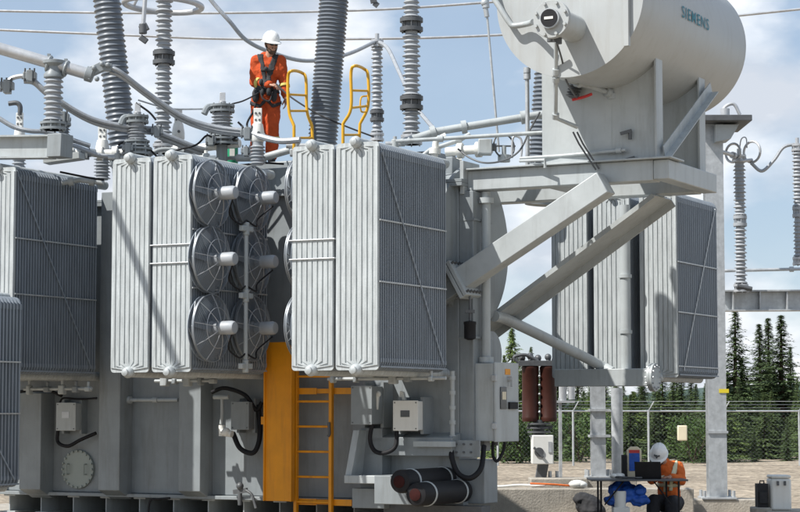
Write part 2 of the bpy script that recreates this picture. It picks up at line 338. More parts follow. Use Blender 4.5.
# ------------------------------------------------------------ radiators
def radiator(u0, w, v0, zb, zt, label, depth=1.77, nf=32, wall=TV, ties=None, wraps=None, detail=True, group='radiator columns on the transformer', sides=True, dirn=1):
    t = thing('radiator', label, 'radiator', (u0 + w / 2, v0, zb), group=group)
    uc = u0 + w / 2; hp = (depth - 0.02) / (nf - 1); th = 0.021; r = 0.105
    def outline(x0, x1, y, rad):
        P = []
        for cx, cz, a0 in ((x1 - rad, zt - rad, 0), (x0 + rad, zt - rad, 90), (x0 + rad, zb + rad, 180), (x1 - rad, zb + rad, 270)):
            for k in range(5): an = R(a0 + k * 22.5); P.append((cx + rad * math.cos(an), y, cz + rad * math.sin(an)))
        return P
    fp = MB().prism(outline(u0, u0 + w, v0 + .012, r * .4), (0, th, 0))
    if detail:
        n = 8; g = w / n
        for k in range(n):
            x = u0 + g * (k + .5); off = abs(k - (n - 1) / 2) / ((n - 1) / 2)
            hx = uc + (x - uc) * .25
            path = [(hx, v0 + .014, zt - .07 + .03 * off), (x, v0 + .012, zt - .15 + .09 * off), (x, v0 + .012, zb + .15 - .09 * off), (hx, v0 + .014, zb + .07 - .03 * off)]
            hw = g * .47; P = []
            for i, p in enumerate(path):
                q = hw * (.38 if i in (0, 3) else 1)
                d = Vector(p); nx = 1.0
                P.append((d, q))
            # raised flute: half hexagon section swept along the path
            secs = []
            for i, (d, q) in enumerate(P):
                t0 = (P[min(i + 1, 3)][0] - P[max(i - 1, 0)][0]); t0.y = 0; t0.normalize(); sd = Vector((-t0.z, 0, t0.x)) * -1
                if i in (1, 2): sd = (sd + Vector((1, 0, 0)) * 2).normalized() if sd.x > 0 else (sd - Vector((1, 0, 0)) * 2).normalized()
                if sd.x < 0: sd = -sd
                dep = .015
                secs.append([d + sd * -q + Vector((0, 0.004, 0)), d + sd * (-q * .8) - Vector((0, dep, 0)), d + sd * (q * .8) - Vector((0, dep, 0)), d + sd * q + Vector((0, 0.004, 0))])
            v = [p for s_ in secs for p in s_]
            f = [(i * 4 + j, i * 4 + j + 1, (i + 1) * 4 + j + 1, (i + 1) * 4 + j) for i in range(3) for j in range(3)] + [(0, 1, 2, 3), (12, 13, 14, 15)]
            fp.add(v, f)
    fp.build('front_panel', M_RAD, t)
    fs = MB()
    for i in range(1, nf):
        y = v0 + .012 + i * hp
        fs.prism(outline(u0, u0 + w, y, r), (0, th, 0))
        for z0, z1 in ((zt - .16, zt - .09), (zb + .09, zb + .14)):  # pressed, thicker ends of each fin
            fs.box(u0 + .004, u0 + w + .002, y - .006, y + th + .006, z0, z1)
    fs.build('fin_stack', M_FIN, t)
    for z, nm in ((zt - .0, 1), (zb + .0, 0)):
        MB().cyl((uc, v0 - .0, z), (uc, wall + .0, z), 0.062, n=18).build('header_pipe', M_RAD, t)
        MB().lathe([(.03, -.01), (.068, 0), (.072, .03), (.06, .06), (.045, .075), (.045, .10), (.02, .112), (0.002, .114)], (uc, v0 + .0, z), (0, -1, 0), 18).build('header_plug', M_RAD, t)
    if sides:
        for q in (ties or (.655, .385)):
            z = zb + (zt - zb) * q
            MB().beam((u0 + w + .012, v0 + .02, z), (u0 + w + .012, v0 + depth, z), .012, .018).build('tie_bar', M_GALV, t)
        a, b_ = (v0 + .06, v0 + depth - .1) if dirn > 0 else (v0 + depth - .1, v0 + .2)
        MB().beam((u0 + w + .02, a, zt - .12), (u0 + w + .02, b_, zb + .1), .008, .022).build('diagonal_brace', M_FIN if dirn > 0 else M_GALV, t)
        MB().beam((u0 + w + .012, v0 + .05, zb + .04), (u0 + w + .012, v0 + depth, zb + .04), .01, .02).build('tie_bar', M_FIN, t)
    for z in wraps or ():
        MB().tube([(u0 - .02, v0 + .3, z), (u0 - .02, v0 - .016, z), (u0 + w + .02, v0 - .016, z), (u0 + w + .02, v0 + .3, z)], .009).build('wrap_rod', M_GALV, t)
    return t
ZB, ZT, RW = PV(356, 370, 0).z, PV(333, 144, 0).z, 0.57
uA2 = PV(378, 370, 0).x - RW; uA1 = PV(333, 370, 0).x - RW
zw = [PV(310, 240, 0).z, PV(310, 259, 0).z]
radiator(uA2, RW, 0, ZB, ZT, 'radiator nearest the camera, full dark side of fins in view beside its sunlit front')
radiator(uA1, RW, 0, ZB, ZT, 'sunlit radiator right above the orange ladder, two wrap rods across its front', wraps=zw, sides=False)
uB2 = PV(190, 370, 0).x - RW; uB1 = PV(148, 370, 0).x - RW
radiator(uB2, RW, 0, ZB, ZT, 'sunlit radiator carrying the six cooling fans on its side', wraps=[zw[0] + .02, zw[1] + .02])
radiator(uB1, RW, 0, ZB, ZT, 'sunlit radiator just left of the fan carrying one, a slanting shadow across it', sides=False)
uC2 = PV(12, 370, 0).x - RW; uC1 = uC2 - .625
radiator(uC2, RW, 0, ZB, ZT, 'radiator at the left edge with its long dark finned side above the manhole')
radiator(uC1 - .625, RW, 0, ZB, ZT, 'unseen radiator beyond the left edge, added to shade the tank wall, outer one', sides=False)  # this and the next column are unseen, added to shade the manhole wall
radiator(uC1 - 1.25, RW, 0, ZB, ZT, 'unseen radiator farthest out beyond the left edge, added to shade the tank wall', sides=False)
radiator(uC1, RW, 0, ZB, ZT, 'radiator cut off by the left edge of the photo', sides=False)
p = PV(18, 487, -.63); q = PV(18, 297, -.63)
radiator(p.x - RW, RW, -.63 - 1.9, p.z, q.z, 'lower dark radiator standing in front at the bottom left corner', depth=1.9, wall=-.55, nf=30)
VE = 6.66
for i, (px, lb) in enumerate(((588, 'leftmost of the three radiators behind the diagonal struts'), (631, 'middle one of the three radiators behind the struts'), (678, 'right one of the three rear radiators, dark side braced by a pale diagonal'))):
    e = PV(px, 378, VE); radiator(e.x - RW, RW, VE, ZB, ZT, lb, wall=VE + 1.75, sides=(i == 2), ties=(.62, .35, .06), dirn=-1, group='rear radiator columns')
# rear header pipe on the front of the rear bank, foot beam with blind flange
t = thing('oil_pipe', 'pale vertical oil pipe standing in front of the three rear radiators', 'pipe', tuple(PV(626, 372, VE - .2)))
a, c = PV(626, 372, VE - .2), PV(626, 205, VE - .2)
MB().cyl(tuple(a), (a.x, a.y, c.z), .075, n=20).build('pipe', M_STEEL, t)
for z in (a.z + .55, a.z + 1.35): MB().cyl((a.x, a.y, z), (a.x, a.y, z + .05), .095, n=20).build('coupling', M_STEEL, t)
t = thing('oil_header', 'grey horizontal oil header under the rear radiators ending in a bolted flange', 'pipe', tuple(PV(600, 386, VE - .35)))
a, c = PV(557, 378, VE - .35), PV(651, 377, VE - .35)
MB().beam((a.x, a.y, a.z), (c.x, a.y, a.z), .2, .25).build('header_body', M_STEEL, t, bevel=.01)
fl = MB().cyl((c.x, a.y, a.z), (c.x + .035, a.y, a.z), .2, n=28).cyl((c.x + .04, a.y, a.z), (c.x + .075, a.y, a.z), .2, n=28).build('flange', M_STEEL, t)
bb = MB()
for i in range(12):
    th_ = i * math.pi / 6; bb.cyl((c.x - .03, a.y + .165 * math.cos(th_), a.z + .165 * math.sin(th_)), (c.x + .1, a.y + .165 * math.cos(th_), a.z + .165 * math.sin(th_)), .014, n=6)
bb.build('bolts', M_GALV, fl)
a, c = PV(503, 314, 3.9), PV(600, 364, VE - .35)
P = cr([PV(494, 316, 3.6), PV(508, 320, 4.2), PV(560, 345, 5.4), PV(598, 364, VE - .35), PV(612, 372, VE - .33)], 6)
MB().tube(P, .075, 14).thing('sloping_pipe', 'grey oil pipe sloping down right from the tank to the header', 'pipe', M_STEEL)

# ------------------------------------------------------------ fans
def fan_proto(u, v, z, label):
    t = thing('cooling_fan', label, 'fan', (u, v, z), group='cooling fans on the radiator side')
    r = .41
    MB().lathe([(r, -.035), (r, .0), (r + .012, .0), (r + .012, -.01), (r + .005, -.01), (r + .005, -.035)], (u, v, z), (1, 0, 0), 40, False).build('fan_ring', M_BLADE, t)
    g = MB()
    cone = lambda q: .0 + .13 * (1 - (q / r) ** 2)
    for i in range(9):
        a = R(i * 40 + 12); g.tube([(u + cone(q), v + q * math.cos(a), z + q * math.sin(a)) for q in (r, r * .7, r * .4, .08)], .0058, 5)
    g.ring((u + cone(.25), v, z), (1, 0, 0), .25, .004, 36, 4)
    gd_ = g.build('guard', M_GUARD, t); g = MB()
    for k in range(24): q = .085 + (r - .085) * k / 23; g.ring((u + cone(q), v, z), (1, 0, 0), q, .0021, 36, 4)
    g.build('guard_wires', M_FIN, gd_)
    bl = MB()
    for i in range(7):
        a = R(i * 360 / 7); ca, sa = math.cos(a), math.sin(a); pts = []
        for q, wd, tw in ((.08, .07, .05), (.22, .12, .04), (.38, .17, .025)):
            for s in (-1, 1): pts.append((u - .05 + s * tw, v + q * ca - s * wd * sa, z + q * sa + s * wd * ca))
        bl.add(pts + [(p_[0] - .008, p_[1], p_[2]) for p_ in pts], [(0, 1, 3, 2), (2, 3, 5, 4), (6, 8, 9, 7), (8, 10, 11, 9), (0, 2, 8, 6), (2, 4, 10, 8), (1, 7, 9, 3), (3, 9, 11, 5), (4, 5, 11, 10)])
    bl.lathe([(.09, -.09), (.09, -.01), (.05, .02)], (u, v, z), (1, 0, 0), 16).build('blades', M_BLADE, t)
    MB().lathe([(.07, .04), (.082, .07), (.086, .285), (.08, .295), (.08, .31), (.07, .325), (.03, .33)], (u, v, z), (1, 0, 0), 24).build('motor', M_ARR, t)
    MB().cyl((u - .098, v, z), (u - .09, v, z), r, n=36).build('back_plate', M_FIN, t)
    return t
uF = uB2 + RW + .16
fz = [PU(212, y, uF).z for y in (193.5, 259.5, 328)]
fv1 = PU(213, 260, uF).y; fv2 = PU(254, 262, uF).y
f0 = fan_proto(uF, fv1, fz[0], 'top left cooling fan of the six on the radiator side')
labs = {(0, 1): 'top right cooling fan, below the standing worker', (1, 0): 'middle row cooling fan, left one beside the sunlit radiator', (1, 1): 'middle row cooling fan, right one behind the conduit rod', (2, 0): 'lowest left cooling fan beside the sunlit radiator', (2, 1): 'lowest right cooling fan, just above the orange ladder guard'}
for (i, k), lb in labs.items(): dup(f0, (uF, fv2 if k else fv1, fz[i] + (.03 if k else 0)), label=lb).rotation_euler = (R(17 * i + 9 * k), 0, -ANG) if False else (0, 0, -ANG)
uG = uA1 - .13
for i, lb in enumerate(('highest of the three fans half hidden behind the ladder side radiator', 'middle of the three fans half hidden behind the ladder side radiator', 'lowest of the three fans half hidden behind the ladder side radiator')):
    d = dup(f0, (uG, .46, fz[i]), label=lb, group='half hidden cooling fans', rotz=-ANG + math.pi)
    for ch in list(d.children):
        if ch.name.split('.')[0] in ('motor',): bpy.data.objects.remove(ch)
# conduit rod between the fan columns
vr = (fv1 + fv2) / 2 - .03; ur = uF + .2; zr0, zr1 = PU(241, 366, ur).z, PU(241, 228, ur).z
t = thing('conduit_rod', 'slim vertical conduit with three junction fittings between the fan columns', 'conduit', (ur, vr, zr0))
MB().cyl((ur, vr, zr0), (ur, vr, zr1), .027, n=12).build('rod', M_STEEL, t)
for z in (zr0, (zr0 + zr1) / 2 + .02, zr1): MB().beam((ur, vr - .13, z), (ur, vr + .13, z), .06, .07).cyl((ur, vr, z - .08), (ur, vr, z + .08), .04, n=12).build('fitting', M_STEEL, t, bevel=.01)
for z in fz:
    for v in (fv1, fv2): MB().tube(cr([(ur, vr, z - .3), (ur + .02, vr + (v - vr) * .4, z - .36), (uF + .15, v + (vr - v) * .3, z - .25), (uF + .28, v, z - .08)], 5), .011, 6).build('flexible_lead', M_BLACK, t)

# ------------------------------------------------------------ ladder with hoops and guard
LV = 2.0
a, c = PV(295.5, 512, LV), PV(330.5, 512, LV); zt_ = ZT + .12
t = thing('ladder', 'yellow orange fixed ladder with hooped grab rails and an orange guard panel', 'ladder', (a.x, LV, .42))
for x in (a.x, c.x): MB().box(x - .022, x + .022, LV - .02, LV + .045, .35, zt_).build('rail', M_ORNG, t, bevel=.004)
z = PV(312, 502, LV).z
while z < zt_:
    MB().cyl((a.x, LV + .01, z), (c.x, LV + .01, z), .016, n=10).build('rung', M_ORNG, t); z += .3235
for z in (PV(312, 391, LV).z, PV(312, 502, LV).z):
    for x, s in ((a.x, 1), (c.x, 1)): MB().box(x - .02, x + .28, LV + .05, LV + .06, z - .04, z + .04).build('standoff', M_ORNG, t)
    MB().box(a.x - .02, c.x + .3, LV + .06, TV, z - .03, z + .03).build('standoff', M_ORNG, t)
gL, gR = PV(265.5, 420, LV - .1), PV(293, 420, LV - .1)
gd = MB().box(gL.x, gR.x, LV - .12, LV - .09, PV(280, 501, LV - .1).z, PV(280, 342, LV - .1).z).build('guard_panel', M_ORNG, t, bevel=.006)
b = MB()
zz0, zz1 = PV(280, 501, LV - .1).z, PV(280, 342, LV - .1).z
b.box(gL.x - .004, gL.x + .016, LV - .15, LV - .06, zz0, zz1).box(gR.x - .016, gR.x + .004, LV - .15, LV - .06, zz0, zz1); b.build('edge_fold', M_ORNG, gd, bevel=.003)
MB().box(gL.x - .05, gL.x, LV - .13, LV - .08, (zz0 + zz1) / 2 - .04, (zz0 + zz1) / 2 + .06).build('latch', M_ORNG, gd)
MB().tube([(c.x, LV - .05, PV(330, 430, LV).z + .1), (c.x + .01, LV - .05, PV(330, 430, LV).z - .05), (c.x - .01, LV - .05, PV(330, 430, LV).z - .08)], .02, 8).build('padlock', M_DARKM, t)
def hoop(px):                                       # px: list of photo points on the loop, front leg then rear leg (rear leg v = LV + .42)
    F_ = [PV(x, y, LV - .0) for x, y in px[0]]; B_ = [PV(x, y, LV + .42) for x, y in px[1]]
    b = MB().tube(F_[:2] + cr(F_[1:] + B_[::-1][:-1], 5) + [B_[0]], .021, 10)
    b.tube([F_[2], B_[2]], .016, 8); b.tube([(F_[2] + F_[3]) / 2, (B_[2] + B_[3]) / 2], .016, 8); b.tube([(F_[1] + F_[0]) / 2, (B_[1] + B_[0]) / 2], .016, 8)
    return b
h1 = hoop(([(294, 150), (294, 126), (289, 111), (288, 78), (292, 71)], [(313, 150), (312, 126), (307, 111), (306, 80), (302, 73)]))
h1.build('grab_hoop', M_YEL, t)
h2 = hoop(([(343, 146), (343, 124), (351, 108), (351, 73), (355, 66)], [(359, 146), (360, 124), (368, 106), (368, 76), (364, 69)]))
h2.tube(cr([PV(367, 112, LV + .42), PV(361, 111, LV + .3), PV(361, 98, LV + .3), PV(367, 96, LV + .42)], 4), .012, 6)
h2.build('grab_hoop', M_YEL, t)

# ------------------------------------------------------------ conservator on its cantilever frame
V1, V2, UB, UT = 2.45, 4.25, 2.49, -0.07
BZ0, BZ1 = PV(500, 189, V1).z, PV(500, 169, V1).z
t = thing('support_frame', 'pale steel cantilever frame with diagonal struts carrying the big oil conservator', 'frame', (UT, V1, BZ0))
MB().box(UT + .05, UB, V1 - .0, V1 + .26, BZ0, BZ1).build('front_beam', M_STEEL, t, bevel=.012)
MB().box(UT - .6, UB, V2 - .26, V2, BZ0, BZ1).build('rear_beam', M_STEEL, t, bevel=.012)
MB().box(UB + .002, UB + .2, V1 + .0, V2 + .02, BZ0 + .01, BZ1 - .004).build('end_beam', M_STEEL, t, bevel=.012)
MB().box(.9, 1.1, V1 + .26, V2 - .26, BZ0 + .03, BZ1 - .02).build('cross_beam', M_STEEL, t, bevel=.008)
MB().box(UT, UT + .05, V1 - .12, V1 + .36, BZ0 - .05, BZ1 + .12).build('end_plate', M_STEEL, t, bevel=.004)
a, c = PV(464, 279, V1 - .17), PV(606, 183, V1 - .17); d = (c - a).normalized()
st = MB().beam(a, c, .26, .29, side=(0, 1, 0)).build('strut', M_STEEL, t, bevel=.012)
MB().beam(a - d * .03, a + d * .02, .44, .5, side=(0, 1, 0)).beam(a - d * .09, a - d * .04, .44, .5, side=(0, 1, 0)).build('strut_flange', M_STEEL, st, bevel=.004)
n_ = d.cross(Vector((0, 1, 0)))
for i in range(5):
    for s in (-1, 1): MB().cyl(a - d * .13 + Vector((0, -.18 + i * .09, 0)) + n_ * s * .21, a + d * .06 + Vector((0, -.18 + i * .09, 0)) + n_ * s * .21, .016, n=6).build('bolt', M_DARKM, st)
e = a - d * .09; MB().beam(e - d * .34, e, .25, .28, side=(0, 1, 0)).build('strut_stub', M_TANK, t, bevel=.01)
a, c = PV(486, 328, V2 - .13), PV(662, 197, V2 - .13)
d = (c - a).normalized(); n_ = d.cross(Vector((0, 1, 0))).normalized(); n_ = n_ if n_.z > 0 else -n_
a = a - d * .5; b = MB().beam(a, c, .68, .022, side=(0, 1, 0))
for s, hh in ((-.352, .06), (.352, .12)): b.beam(a + Vector((0, s, 0)) - n_ * (hh / 2 - .011), c + Vector((0, s, 0)) - n_ * (hh / 2 - .011), .022, hh, side=(0, 1, 0))
b.build('strut', M_STEEL, t)
MB().box(UT + .06, UB + .26, V1 - .085, V1 + .4, BZ1 + .002, BZ1 + .022).build('deck_plate', M_STEEL, t, bevel=.003)
# saddles
UC, CR, CV0, CV1 = 1.83, .935, 1.42, 5.5
CZ = PV(562, 77, CV0).z + CR
sl = PV(542, 120, V1 + .1).x
def saddle(v, u0, u1, nm):
    P = [(u0, v, BZ1 + .003), (u1, v, BZ1 + .003), (u1, v, CZ - .45)]
    for i in range(13):
        x = min(u1, UC + CR * .985) + (u0 - min(u1, UC + CR * .985)) * i / 12; P.append((x, v, CZ - math.sqrt(max(.01, CR ** 2 - (x - UC) ** 2)) + .01))
    MB().prism(P, (0, .03, 0)).build('saddle_plate', M_STEEL, t, bevel=.003)
    MB().box(u1 + .002, u1 + .03, v - .1, v + .13, BZ1 + .003, CZ - .42).build('saddle_flange', M_STEEL, t, bevel=.004)
saddle(V1 + .1, sl, UB + .02, 1); saddle(V2 - .1, sl, UB + .02, 2)
a, c = Vector((UB + .1, V1 + .12, BZ1 + .1)), PU(711, 88, UB + .1)
MB().beam(a, c, .012, .15, side=(1, 0, 0)).beam(a + Vector((.05, 0, -.06)), c + Vector((.05, 0, -.06)), .1, .012, side=(1, 0, 0)).build('angle_brace', M_STEEL, t)
t = thing('oil_conservator', 'big pale grey cylindrical oil conservator tank with a level gauge at its flat end', 'tank', (UC, (CV0 + CV1) / 2, CZ - CR))
MB().lathe([(CR - .03, .0), (CR, .012), (CR, CV1 - CV0 - .16), (CR - .02, CV1 - CV0 - .1), (CR - .1, CV1 - CV0 - .02), (CR * .6, CV1 - CV0 + .08), (.02, CV1 - CV0 + .12)], (UC, CV0, CZ), (0, 1, 0), 96).build('shell', M_CONS, t)
MB().lathe([(CR - .06, -.012), (CR + .012, -.01), (CR + .012, .02), (CR - .05, .022)], (UC, CV0, CZ), (0, 1, 0), 96).build('end_plate', M_CONS, t)
g = PV(574, 29, CV0); NV = .62
nk = MB().cyl((g.x, CV0 - NV, g.z), (g.x, CV0 + .01, g.z), .165, n=32).build('gauge_neck', M_CONS, t)
MB().cyl((g.x, CV0 - NV - .035, g.z), (g.x, CV0 - NV, g.z), .225, n=32).cyl((g.x, CV0 - NV - .075, g.z), (g.x, CV0 - NV - .04, g.z), .225, n=32).build('neck_flange', M_CONS, nk, bevel=.004)
bb = MB()
for i in range(8):
    th_ = R(22 + i * 45); bb.cyl((g.x + .195 * math.cos(th_), CV0 - NV - .11, g.z + .195 * math.sin(th_)), (g.x + .195 * math.cos(th_), CV0 - NV + .03, g.z + .195 * math.sin(th_)), .02, n=6)
bb.build('bolts', M_CONS, nk)
gg = MB().cyl((g.x, CV0 - NV - .13, g.z), (g.x, CV0 - NV - .07, g.z), .12, n=28).build('level_gauge', M_GALV, t)
MB().cyl((g.x, CV0 - NV - .14, g.z), (g.x, CV0 - NV - .131, g.z), .105, n=28).build('dial', M_BLACK, gg)
MB().box(g.x - .055, g.x + .055, CV0 - NV - .147, CV0 - NV - .141, g.z - .015, g.z + .015).build('pointer', M_WHITE, gg)
c = PV(628, 0, CV0); MB().box(c.x - .035, c.x + .03, CV0 - .07, CV0 - .012, PV(628, 47, CV0).z, c.z + .5).build('stiffening_rib', M_CONS, t, bevel=.004)
P = [PV(x, y, CV0 - .12) for x, y in ((487, -25), (493, -4), (500, 8), (509, 22), (514, 26), (527, 24))] + [PV(533, 22, CV0 - .3)]
MB().tube(cr(P, 5), .035, 10).build('breather_pipe', M_STEEL, t)
# lettering on the shell
fc = bpy.data.curves.new('lettering', 'FONT'); fc.body = 'SIEMENS'; fc.size = .2; fc.extrude = 0.0; fc.resolution_u = 6; fc.offset = .0018; fc.space_character = 1.18
fo = bpy.data.objects.new('lettering', fc); COL.objects.link(fo); bpy.context.view_layer.update()
me = bpy.data.meshes.new_from_object(fo.evaluated_get(bpy.context.evaluated_depsgraph_get())); bpy.data.objects.remove(fo)
# place: find v and angle on the shell facing the photo spot
def shell_pt(v, phi, r=CR + .011): return Vector((UC + r * math.cos(phi), v, CZ + r * math.sin(phi)))
def fproj(p):
    w = F2W(p) - Vector((0, 0, EYE)); fw = w.y * math.cos(TILT) + w.z * math.sin(TILT); up = -w.y * math.sin(TILT) + w.z * math.cos(TILT)
    return 400 + FPX * w.x / fw, 256 - FPX * up / fw
def find(px, py):
    best = None
    for i in range(140):
        for k in range(90):
            v = CV0 + (CV1 - CV0) * i / 140; ph = R(-40 + k); x, y = fproj(shell_pt(v, ph)); d = (x - px) ** 2 + (y - py) ** 2
            if best is None or d < best[0]: best = (d, v, ph)
    return best[1], best[2]
va, pa = find(682, 16.5); vb, pb = find(709, 30.5)
wid = max(v.co.x for v in me.vertices); k = (vb - va) / wid
for v in me.vertices:
    x, y = v.co.x * k, v.co.y * 1.02
    v.co = shell_pt(va + x, pa + (pb - pa) * v.co.x / wid * .35 + y / CR) - Vector(BASE[t.name])
me.materials.clear(); me.materials.append(M_TEAL)
lo = bpy.data.objects.new('lettering', me); COL.objects.link(lo); lo.parent = t

# ============================================================ bushings, arresters, insulators (placed in the world)
def sheds(org, ax, L_, rc, rs, pitch, n=26, alt=1.0, mb=None):
    prof = [(rc, 0)]; h = 0; i = 0
    while h + pitch <= L_:
        q = rs * (alt if i % 2 else 1)
        prof += [(rc, h + pitch * .18), (rc * .6 + q * .4, h + pitch * .3), (q * .985, h + pitch * .36), (q, h + pitch * .43), (q * .97, h + pitch * .5), (rc * .55 + q * .45, h + pitch * .72), (rc, h + pitch * .9)]
        h += pitch; i += 1
    prof.append((rc, L_)); return (mb or MB()).lathe(prof, org, ax, n)
def flange(mb, p, ax, r, h, n=24, bolts=8):
    ax = Vector(ax).normalized(); p = Vector(p); a, b, c = basis(ax)
    mb.cyl(p, p + ax * h * .3, r, n=n).cyl(p + ax * h * .7, p + ax * h, r, n=n).cyl(p, p + ax * h, r * .72, n=n)
    for i in range(bolts):
        t = 2 * math.pi * i / bolts; o = (a * math.cos(t) + b * math.sin(t)) * r * .88; mb.cyl(p + o - ax * .015, p + o + ax * (h + .015), r * .07, n=6)
        mb.beam(p + o * .8 + ax * h * .3, p + o * .8 + ax * h * .7, r * .12, r * .3)
    return mb
def big_bushing(x0, y0, x1, y1, Y, hw, label, pitch=.066, m=M_BUSH, mult=1.0, cap=True, taper=.97):
    p, q = at(x0, y0, Y), at(x1, y1, Y); sc = Y / FPX; rs = hw * sc
    q = p + (q - p) * mult
    t = thing('bushing', label, 'bushing', tuple(p), False); ax = (q - p); L_ = ax.length
    sheds(p, ax, L_, rs * .88, rs, pitch, 36).build('shed_column', m, t)
    b = MB(); flange(b, p - ax.normalized() * .12, ax, rs * 1.1, .12, 28, 12); b.cyl(p - ax.normalized() * .6, p - ax.normalized() * .1, rs * .95, n=28); b.build('base_flange', M_TANK, t)
    if cap: MB().lathe([(rs * .8, 0), (rs * .9, .05), (rs * .9, .3), (rs * .4, .36), (rs * .15, .38), (rs * .15, .6)], q, ax, 24).build('top_cap', M_ALU, t)
big_bushing(124, 156, 107, 0, 27.8, 14.3, 'left big dark ribbed bushing, leaning to the left', mult=1.35, pitch=.076)
big_bushing(321.5, 156, 334, 0, 27.8, 15.2, 'right big dark ribbed bushing beside the standing worker, leaning right', mult=1.35, pitch=.056)
big_bushing(541, 165, 549, 60, 29.2, 14.0, 'dark ribbed bushing mostly hidden behind the conservator supports', mult=1.5)

def arrester(px, yb, yt, Y, hw, joints, label, pitch=.062, jr=1.25, m=M_ARR, top=None, alt=.86, jm=M_DARKM):
    t = thing('surge_arrester', label, 'arrester', tuple(at(px, yb, Y)), False, 'tall thin arresters and post insulators')
    sc = Y / FPX; rs = hw * sc; zz = [at(px, yb, Y).z] + [at(px, j, Y).z for j in joints] + [at(px, yt, Y).z]; p = at(px, yb, Y)
    for a, b in zip(zz[:-1], zz[1:]):
        sheds((p.x, p.y, a + .08), (0, 0, 1), b - a - .16, rs * .66, rs, pitch, 24, alt).build('shed_column', m, t)
    for z in zz[1:-1]:
        b = MB(); flange(b, (p.x, p.y, z - .09), (0, 0, 1), rs * jr, .18, 20, 6); b.build('joint_flange', jm, t)
    b = MB(); flange(b, (p.x, p.y, zz[0] - .05), (0, 0, 1), rs * 1.15, .13, 20, 6); b.build('base_flange', M_ALU, t)
    b = MB(); flange(b, (p.x, p.y, zz[-1] - .09), (0, 0, 1), rs * 1.05, .12, 20, 6); b.cyl((p.x, p.y, zz[-1]), (p.x, p.y, zz[-1] + .14), rs * .35, n=12); b.build('top_cap', M_ALU, t)
    return t, p, zz, sc
t, p, zz, sc = arrester(163, 150, -48, 27.2, 9.0, (58,), 'tall grey arrester between the two leaning bushings, under a metal corona ring', pitch=.068)
c = at(163, 5, 27.2); b = MB().ring(c, (0.05, 0, 1), 39 * sc, .043, 48, 10)
for k in range(3): a = R(30 + 120 * k); b.tube(cr([c + Vector((39 * sc * math.cos(a), 39 * sc * math.sin(a), 0)), c + Vector((20 * sc * math.cos(a), 20 * sc * math.sin(a), .4)), (c.x, c.y, zz[-1] - .03)], 5), .02, 6)
b.build('corona_ring', M_ALU, t)
P = [at(145, -30, 26.6), at(145, 0, 26.6), at(143, 29, 26.6)]
b = MB().tube(P, .03, 8); b2 = MB().cyl(at(143, 24, 26.6), at(143, 34, 26.6), .055).beam(at(140, 30, 26.6), at(148, 26, 26.6), .07, .1).beam(at(140, 37, 26.6), at(147, 42, 26.6), .05, .08)
t = thing('hanging_conductor', 'short conductor hanging beside the corona ring with a bent clamp at its end', 'conductor', tuple(P[-1]), False)
b.build('rod', M_ALU, t); b2.build('clamp', M_DARKM, t, bevel=.01)
t, p, zz, sc = arrester(411.5, 141, -60, 26.6, 9.4, (103, 25), 'tall grey arrester above the nearest radiator with two dark joint collars', pitch=.066)
arrester(377, 138, 42, 33, 6.2, (116,), 'slim grey post insulator right of the yellow grab hoops carrying a draped cable', pitch=.072, jr=1.15)
t, p, zz, sc = arrester(741, 289, 157, 34, 6.6, (221,), 'grey post insulator with small corona rings standing on the beam at the right', pitch=.064, jr=1.05, jm=M_ARR)
for dx, dy, s in ((-8, -4, .16), (11, -5, .18)):
    MB().ring(at(741 + dx, 157 + dy, 34), (.75, .65, 0), s, .022, 28, 8).build('corona_ring', M_ALU, t)
MB().tube(cr([at(733, 160, 34), at(741, 161, 33.9), at(752, 160, 34)], 5), .03, 8).tube(cr([at(739, 157, 34), at(741, 140, 34), at(746, 138, 34), at(747, 148, 34)], 5), .012, 6).build('terminal', M_ALU, t)
arrester(799, 262, 146, 34, 5.6, (212,), 'grey post insulator cut by the right edge of the photo', pitch=.064, jr=1.05, jm=M_ARR)

